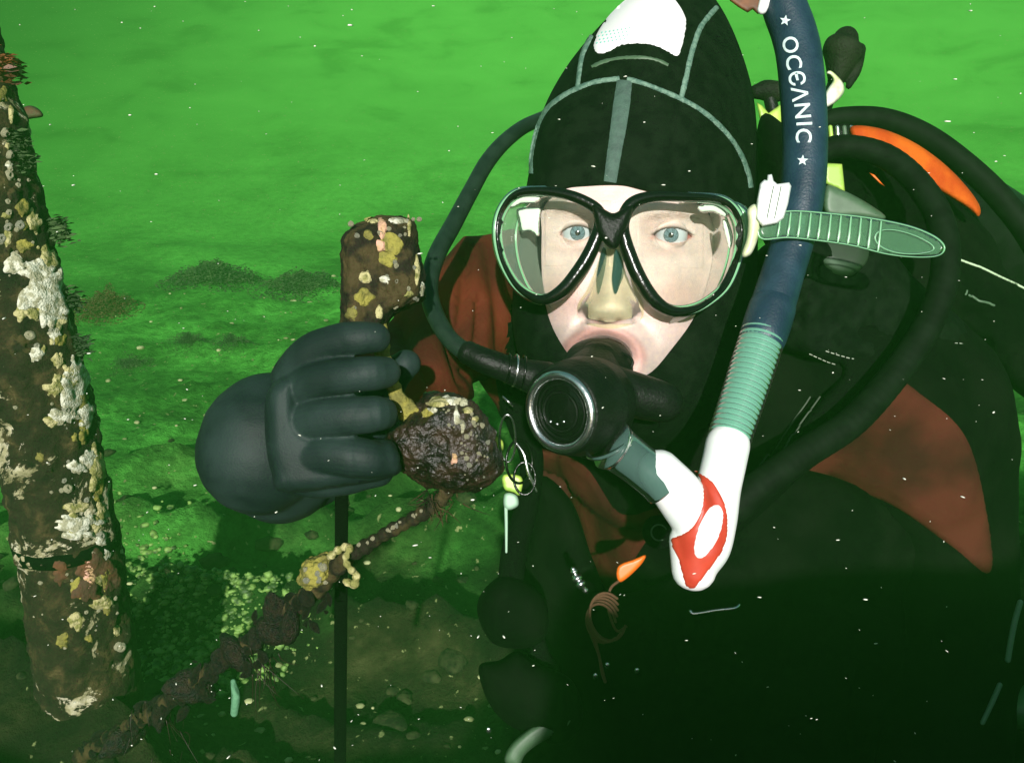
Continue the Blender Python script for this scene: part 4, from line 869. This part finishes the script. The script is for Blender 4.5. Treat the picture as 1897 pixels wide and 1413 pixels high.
for (x, y, sz) in ((478,1148,13),(512,1138,24),(548,1120,22),(572,1105,15),(540,1158,23),(505,1172,26),(470,1182,24),(488,1215,20),(440,1205,26),(455,1235,20),(415,1225,22),(385,1250,27),(365,1240,18),(345,1275,27),(375,1283,18),(312,1290,22),(300,1322,26),(335,1312,16),(262,1325,22),(248,1350,24),(225,1362,24),(610,1108,12),(598,1125,14),(566,1140,16),(576,1160,11)):
    d = float(np.interp(-x, -RPc[:, 0], RPc[:, 2])); grow(MM, 'mussel', V(x+random.uniform(-7, 7), y+random.uniform(-8, 8), d-.012), sz*random.choice((.9, 1.2, 1.5, 1.9))*d/F, rope, (random.uniform(-1, 1), random.uniform(-.6, 1.4), random.uniform(-2, 2)))
    grow(MM, 'mussel', V(x+random.uniform(-14, 14), y+random.uniform(-16, 16), d-.004), sz*random.uniform(.35, .8)*d/F, rope)
cl = rough_union('sponge_clump', [puffy([(553,1075),(560,1045),(582,1030),(610,1026),(618,1045),(612,1070),(595,1085),(565,1092)], .585, .014, 22, 5, .014)], .0011, M['crust_yellow'], rope, .0022, 170)
CB = bvh_of(cl)
for _ in range(9): barnacle(random.uniform(562, 612), random.uniform(1040, 1080), CB, random.uniform(4, 8), rope, .58)
sub('knot_loop', tube([(612,1030,.565,7),(628,1018,.56,7),(648,1012,.556,7),(640,1035,.553,6),(648,1052,.553,6),(660,1065,.555,7),(655,1082,.558,8),(640,1076,.56,6)], 70, 10, mod=lambda t: 1+.2*np.sin(t*60)), 'crust_pale', rope)
for _ in range(22):
    t = random.random(); x = 640+150*t; y = 1030-85*t+random.uniform(-8, 0); barnacle(x, y, RB, random.uniform(2, 4.5), rope, .55)
for _ in range(58):
    k_ = int(38+60*random.random()**.9); x, y, d, r_ = RPc[min(k_, 99)]; grow(MM, 'mussel', V(x+random.uniform(-11, 11), y+random.uniform(-15, 15), d-.006), random.uniform(9, 22)*d/F, rope)
# hydroid fuzz and hanging threads
def tuft(n, p0, spread, L, r, m, par=None, dirv=(0, 0, 1), name='tuft', fan=.8, seg=5, k=6, **kw):
    ms = []
    for _ in range(n):
        p = np.array(p0)+np.array([random.gauss(0, spread) for _ in range(3)]); d = np.array(dirv)+np.array([random.gauss(0, fan) for _ in range(3)]); d /= np.linalg.norm(d); l_ = L*random.uniform(.4, 1.2); rows = []
        b_ = np.array([random.gauss(0, .35) for _ in range(3)])
        for j in range(k): t = j/(k-1); rows.append([*(p+d*l_*t+b_*l_*t*t), r*(1-.75*t)])
        ms.append(tube_w(rows, seg, caps=False))
    v, f = join(*ms); return mk(name, v, f, m, par, **kw)
tuft(70, V(812,930,.53), .005, .012,   .0005, M['crust_dark'], rope, (0, 0, -.3), 'hydroid_tuft', 1.0)
tuft(24, V(486,1225,.65), .006, .022, .0005, M['mussel'], rope, (0, 0, -1), 'hydroid_tuft', .3)
tuft(20, V(300,1330,.80), .012, .022, .0006, M['mussel'], rope, (0, 0, -1), 'hydroid_tuft', .5)

# ------------------------------------------------------------------ the pile
pile = thing('jetty_pile', V(140, 1260, 1.16), 'barnacle and sponge encrusted jetty pile leaning at the left edge', 'pile')
PL = [(-330,-1000,.86,88),(-165,-200,.93,88),(-85,110,.97,88),(-30,330,1.0,90),(24,560,1.03,91),(60,700,1.05,91),(92,850,1.08,90),(125,1000,1.11,88),(152,1180,1.15,88),(165,1300,1.2,88),(170,1420,1.26,88)]
def pile_mesh():
    A = cr(np.array(PL, float), n=420); P = PX(A); v, f = tube_w(P, 120, True); c = v.copy()
    n_ = len(P); ci = np.repeat(np.arange(-4, n_+4).clip(0, n_-1), 120)[:len(v)]; d = v-P[ci, :3]; L = np.linalg.norm(d, axis=1)[:, None]+1e-9; d = d/L
    a = np.array([.007*noise.noise(Vector(p*13))+.006*max(0, noise.noise(Vector(p*30)))+.0035*noise.noise(Vector(p*75))+.0018*noise.noise(Vector(p*190)) for p in c]); return c+d*a[:, None], f
m = bpy.data.materials.new('pile_crust'); m.use_nodes = True; n = m.node_tree; b = n.nodes['Principled BSDF']; b.inputs['Roughness'].default_value = .85; b.inputs['Specular IOR Level'].default_value = .2
tc = n.nodes.new('ShaderNodeTexCoord')
def NZ(sc, det, rg=.6, dist=0): t = n.nodes.new('ShaderNodeTexNoise'); t.inputs['Scale'].default_value = sc; t.inputs['Detail'].default_value = det; t.inputs['Roughness'].default_value = rg; t.inputs['Distortion'].default_value = dist; n.links.new(tc.outputs['Object'], t.inputs['Vector']); return t.outputs['Fac']
def RP_(src, *e):
    r = n.nodes.new('ShaderNodeValToRGB'); r.color_ramp.elements[0].position = e[0][0]; r.color_ramp.elements[0].color = (*e[0][1], 1); r.color_ramp.elements[1].position = e[-1][0]; r.color_ramp.elements[1].color = (*e[-1][1], 1)
    for p, c in e[1:-1]: q = r.color_ramp.elements.new(p); q.color = (*c, 1)
    n.links.new(src, r.inputs['Fac']); return r.outputs['Color']
c1 = RP_(NZ(30, 8, .65, .4), (.3, (.007, .005, .003)), (.52, (.022, .015, .008)), (.62, (.06, .042, .018)), (.75, (.18, .14, .06)))
mx = n.nodes.new('ShaderNodeMixRGB'); n.links.new(RP_(NZ(11, 7, .72, .5), (.555, (0, 0, 0)), (.575, (1, 1, 1))), mx.inputs[0]); n.links.new(c1, mx.inputs[1])
c3 = RP_(NZ(55, 4), (.35, (.16, .15, .07)), (.5, (.38, .36, .20)), (.65, (.62, .60, .42))); n.links.new(c3, mx.inputs[2]); n.links.new(mx.outputs[0], b.inputs['Base Color'])
bp = n.nodes.new('ShaderNodeBump'); bp.inputs['Distance'].default_value = .006; bp.inputs['Strength'].default_value = 1; n.links.new(NZ(130, 8, .7), bp.inputs['Height']); n.links.new(bp.outputs['Normal'], b.inputs['Normal'])
v, f = pile_mesh(); po = mk('trunk', v, f, m, pile); PBV = bvh_of(po)
def band(y0, y1, ex, m_, name):
    A = cr(np.array(PL, float), n=400); s_ = A[(A[:, 1] > y0) & (A[:, 1] < y1)]; s_ = s_[::2].copy(); s_[:, 3] += ex; P = PX(s_); v, f = tube_w(P, 64, False); v = v+np.array([[.0015*noise.noise(Vector(q*60))]*3 for q in v]); return sub(name, (v, f), m_, pile)
band(986, 1020, 3, 'webbing', 'band')
M['rust'] = mat('rust_crust', (.10, .035, .012), .85, c2=(.05, .022, .01), scale=50, bump=1, bscale=140)
for x, y, rx, ry, m_ in ((178,1050,30,26,'rust'),(160,1090,26,20,'rust'),(205,1075,16,22,'rust'),(110,1060,14,20,'rust'),(85,545,30,34,'crust_white'),(70,500,20,16,'crust_white'),(98,585,16,14,'crust_white'),(140,720,18,34,'crust_white'),(160,770,12,20,'crust_white'),(165,850,10,16,'crust_white'),(180,870,14,40,'crust_pale'),(100,720,16,14,'crust_pale'),(140,990,22,6,'crust_white'),(90,480,14,22,'crust_pale'),(28,490,14,14,'crust_white'),(110,560,9,12,'crust_white'),(60,580,16,12,'crust_pale'),(130,700,16,24,'crust_pale'),(150,740,12,14,'crust_yellow'),(120,770,20,10,'crust_white'),(95,780,16,9,'crust_pale'),(155,800,8,24,'crust_yellow'),(145,865,16,9,'crust_white'),(182,900,8,34,'crust_yellow'),(140,940,24,10,'crust_pale'),(150,965,30,8,'crust_white'),(130,975,22,9,'crust_white'),(188,945,8,18,'crust_pale'),(165,1060,12,30,'crust_pink'),(195,1070,10,24,'crust_yellow'),(190,1115,22,12,'crust_pale'),(140,1150,16,14,'crust_pale'),(110,630,14,12,'crust_yellow'),(30,640,24,18,'crust_dark'),(12,400,12,5,'crust_pale'),(20,210,6,20,'crust_pale')):
    k_ = 1.45 if m_ == 'crust_white' else 1.1
    sub('growth_patch', drape(blob(x, y, rx*k_, ry*k_, 21, .38), PBV, .003, 4, 6, 1.1), m_, pile)
for _ in range(46):
    y = random.uniform(150, 1230); xr = np.interp(y, [110, 330, 560, 700, 850, 1040, 1200], [2, 58, 112, 148, 182, 210, 235]); x = xr-abs(random.gauss(0, 50))-12; rx = random.uniform(4, 15)
    if x > 0: sub('growth_patch', drape(blob(x, y, rx, rx*random.uniform(.8, 1.8), 19, .4), PBV, .0022, 3.4, 4, 1.1), random.choice(('crust_pale', 'crust_white', 'crust_yellow', 'crust_dark', 'crust_pale')), pile)
for _ in range(90):
    y = random.uniform(180, 1200); xr = np.interp(y, [110, 330, 560, 700, 850, 1040, 1200], [2, 58, 112, 148, 182, 210, 235]); x = xr-abs(random.gauss(0, 55))-6
    if x > 2: barnacle(x, y, PBV, random.choice((2, 3, 3, 4, 5, 8)), pile, 1.1)
for x, y, d_ in ((128,430,(1, -.2, .6)), (40,130,(1, 0, .6)), (25,120,(1, 0, .4)), (115,428,(.6, 0, .7)), (45,262,(1, 0, .1)), (165,640,(1, 0, .2)), (60,300,(1, 0, 0)), (150,560,(1, 0, .2))):
    p, nn = hit(PBV, x-22, y, 1.02); lv = []; lf = []
    for q_ in range(150):
        o_ = np.array([random.gauss(0, .0042) for _ in range(3)]); o_[0] += abs(random.gauss(0, .005)); o_[2] += random.gauss(0, .005); s_ = random.uniform(.0016, .0042)
        R_ = np.array(Matrix.Rotation(random.uniform(0, 6.3), 3, 'Z') @ Matrix.Rotation(random.uniform(-1.5, 1.5), 3, 'X')); k_ = len(lv)
        for u in ((-2, -.4, 0), (0, -.6, .4), (2, 0, 0), (0, .6, .4)): lv.append(R_@(np.array(u)*s_)+np.array(p)+o_)
        lf.append((k_, k_+1, k_+2, k_+3))
    sub('weed_tuft', (np.array(lv), lf), 'darkweed' if y > 200 else 'kelp', pile)

# ------------------------------------------------------------------ rest of the sea bed
def gpt(px, py):
    """ground point seen at a photo pixel"""
    d = (V(px, py, 1)-CAM).normalized(); t = .3
    while t < 25:
        p = CAM+d*t
        if p.z < gz(p.x, p.y+.0): return p
        t += .01 if t < 3 else .04
    return CAM+d*8
WL = [  # algae clumps on the silt: pixel, radius m, blades, length
 ((400,500), .22, 420, .26, 'darkweed', 'dark algae clump, largest and farthest of the clumps on the silt'), ((560,515), .20, 300, .20, 'darkweed', 'dark algae clump beside the upper end of the held fitting'),
 ((350,615), .08, 200, .11, 'darkweed', 'small round dark algae clump above the hand'), ((430,620), .08, 160, .08, 'darkweed', 'low dark algae clump just above the glove'),
 ((195,560), .13, 500, .26, 'redweed', 'red brown algae bush just right of the pile'), ((245,660), .08, 160, .08, 'darkweed', 'flat dark algae clump right of the pile below the red algae')]
for (px, py), sp, nb_, L, m_, lab in WL:
    g = gpt(px, py+20); lv = []; lf = []
    for q_ in range(int(nb_*22)):
        a, r = random.uniform(0, 6.3), min(1.15*sp, sp*abs(random.gauss(0, .52))); lump = .55+.6*noise.noise(Vector((g.x+r*math.cos(a)*2.5/sp, r*math.sin(a)*2.5/sp, 3)))
        x, y = g.x+r*math.cos(a), g.y+r*math.sin(a); h = L*.6*max(.05, lump)*max(.03, 1-(r/sp)**2)*random.random(); z = gz(x, y)+h; s_ = random.uniform(.4, 1.2)*sp*.026
        R_ = np.array(Matrix.Rotation(random.uniform(0, 6.3), 3, 'Z') @ Matrix.Rotation(random.uniform(-1.4, 1.4), 3, 'X')); k_ = len(lv)
        for u in ((-1, -.4, 0), (0, -.55, .25), (1, -.2, 0), (1.1, .3, .1), (0, .6, .3), (-.9, .45, 0)): lv.append(R_@(np.array(u)*s_)+np.array((x, y, z)))
        lf += [(k_, k_+1, k_+4, k_+5), (k_+1, k_+2, k_+3, k_+4)]
    ms = [(np.array(lv), lf)]
    v, f = join(*ms); mk('algae_clump', v, f, M[m_], label=lab, cat='algae', group='algae clumps on the silt')
# kelp scrap over the hood and the leaf beside the pile
sv_ = puffy([(1345,-30),(1352,2),(1368,14),(1378,20),(1385,24),(1394,18),(1404,27),(1411,20),(1412,-30)], .80, .002, 8, 4, .002, curve=False)
mk('weed_scrap', sv_[0], sv_[1], M['kelp'], label='torn brown weed scrap hanging above the hood', cat='weed')
sv_ = puffy([(30,215),(40,200),(58,196),(74,204),(80,216),(60,220),(42,222)], 1.3, .01, 8, 4, .004)
mk('red_leaf', sv_[0], sv_[1], M['redweed'], label='small dull red leaf of weed sticking out behind the pile', cat='weed')
# bed of shells and pebbles
pm = []
cen = [(300,1060),(350,1100),(400,1120),(450,1120),(260,1040),(330,1150),(370,1180),(430,1150),(290,1120),(480,1110)]
gp = [gpt(*c) for c in cen]
for _ in range(1500):
    g = random.choice(gp); x, y = g.x+random.gauss(0, .05), g.y+random.gauss(0, .055); s_ = random.choice((.002, .003, .003, .005, .008)); q = Matrix.Rotation(random.uniform(0, 6), 3, 'Z') @ Matrix.Rotation(random.uniform(-.6, .6), 3, 'X')
    v, f = ball((0, 0, 0), (s_*random.uniform(.8, 1.5), s_, s_*random.uniform(.4, .8)), 8, 6, q); v = v*(1+.15*np.random.default_rng(_).standard_normal((len(v), 1)))+np.array((x, y, gz(x, y)+s_*.3)); pm.append((v, f))
v, f = join(*pm); mk('shell_gravel', v, f, mat('gravel', (.03, .07, .015), .6, c2=(.20, .36, .08), scale=70, bump=.5, bscale=200, spec=.4), kind='stuff')
pm = []
for _ in range(260):
    a = random.uniform(-.62, .30); r = random.uniform(.85, 2.3); x, y = r*math.sin(a), r*math.cos(a); s_ = random.choice((.006, .008, .012, .018, .03)); q = Matrix.Rotation(random.uniform(0, 6), 3, 'Z')
    v, f = ball((0, 0, 0), (1, .75, .5), 12, 8); v = np.array([p*(1+.35*noise.noise(Vector(p*2.2+_))) for p in v]) @ np.array(q).T * s_; pm.append((v+np.array((x, y, gz(x, y)+s_*.12)), f))
v, f = join(*pm); mk('rubble', v, f, mat('rubble_stone', (.008, .010, .005), .95, c2=(.035, .040, .016), scale=45, bump=.8, bscale=150, spec=.15), kind='stuff')
pm = []
for _ in range(500):
    a = random.uniform(-.75, .6); r = random.uniform(.7, 4.2)**1; x, y = r*math.sin(a), r*math.cos(a); s_ = random.uniform(.002, .007)*(.7+.3*r)
    v, f = ball((0, 0, 0), (s_*random.uniform(.8, 1.6), s_, s_*.6), 6, 5); pm.append((v+np.array((x, y, gz(x, y)+s_*.2)), f))
v, f = join(*pm); mk('shell_grit', v, f, mat('grit', (.16, .20, .07), .7, c2=(.42, .46, .22), scale=30), kind='stuff')
sponge = []
for px, py, s_, c_ in ((585,1190,12,0), (1052,918,6,1), (860,950,7,0), (696,1313,7,0), (668,1308,6,1), (660,1342,5,1), (440,1290,9,2)):
    pass
pf = tube([(432,1262,.98,5),(437,1290,.98,8),(434,1320,.99,7)], 16, 10); mk('tube_sponge', pf[0], pf[1], mat('green_sponge', (.10, .26, .14), .8, bump=.6, bscale=200), label='slim pale green sponge standing below the mussel rope', cat='sponge')
# drifting particles lit by the light
pm = []
for _ in range(430):
    d = random.uniform(.22, .72)**1; px, py = random.uniform(-150, 2050), random.uniform(-150, 1550); s_ = random.choice((.00018, .00022, .0003, .0003, .0005))*(.5+d); q = Matrix.Rotation(random.uniform(0, 6), 3, 'Z') @ Matrix.Rotation(random.uniform(0, 6), 3, 'X')
    v, f = ball((0, 0, 0), (s_*random.uniform(1, 3.2), s_*.7, s_*.7), 5, 4, q); pm.append((v+np.array(V(px, py, d)), f))
v, f = join(*pm); mk('marine_snow', v, f, mat('particles', (.75, .78, .65), .5), kind='stuff')

# unseen blocker added behind the camera, its top edge shaped to shade the foreground
def add_blocker():
    nx, nz_ = 240, 40; vs = []
    for side in (0, 1):
        for j in range(nz_):
            for i in range(nx):
                x = -2.4+4.8*i/(nx-1); H = -.01+float(np.interp(x, [-2.4, -1.0, -.7, -.5, -.4, -.08, -.01, .05, .26, .34, .58, 2.4], [1.0, .86, .74, .64, .62, .62, .72, .97, 1.00, 1.00, 1.02, 1.1]))+.012*noise.noise(Vector((x*7, 0, 3))); z = -.3+(H+.3)*j/(nz_-1)
                y = -.36-side*.5+(.05*noise.noise(Vector((x*3, z*3, side)))-.10*(1-j/(nz_-1))*(-1 if side else -1))*(1 if j < nz_-1 else 1); vs.append((x, y-.0, z))
    N_ = nx*nz_; fs = []
    for s_ in (0, 1):
        for j in range(nz_-1):
            for i in range(nx-1): a = s_*N_+j*nx+i; fs.append((a, a+1, a+nx+1, a+nx) if s_ == 0 else (a, a+nx, a+nx+1, a+1))
    for i in range(nx-1): a = (nz_-1)*nx+i; fs.append((a, a+1, N_+a+1, N_+a))
    for j in range(nz_-1): a = j*nx; fs.append((a, a+nx, N_+a+nx, N_+a)); a = j*nx+nx-1; fs.append((a, N_+a, N_+a+nx, a+nx))
    return mk('shade_blocker', np.array(vs), fs, M['crust_dark'], kind='structure')
add_blocker()
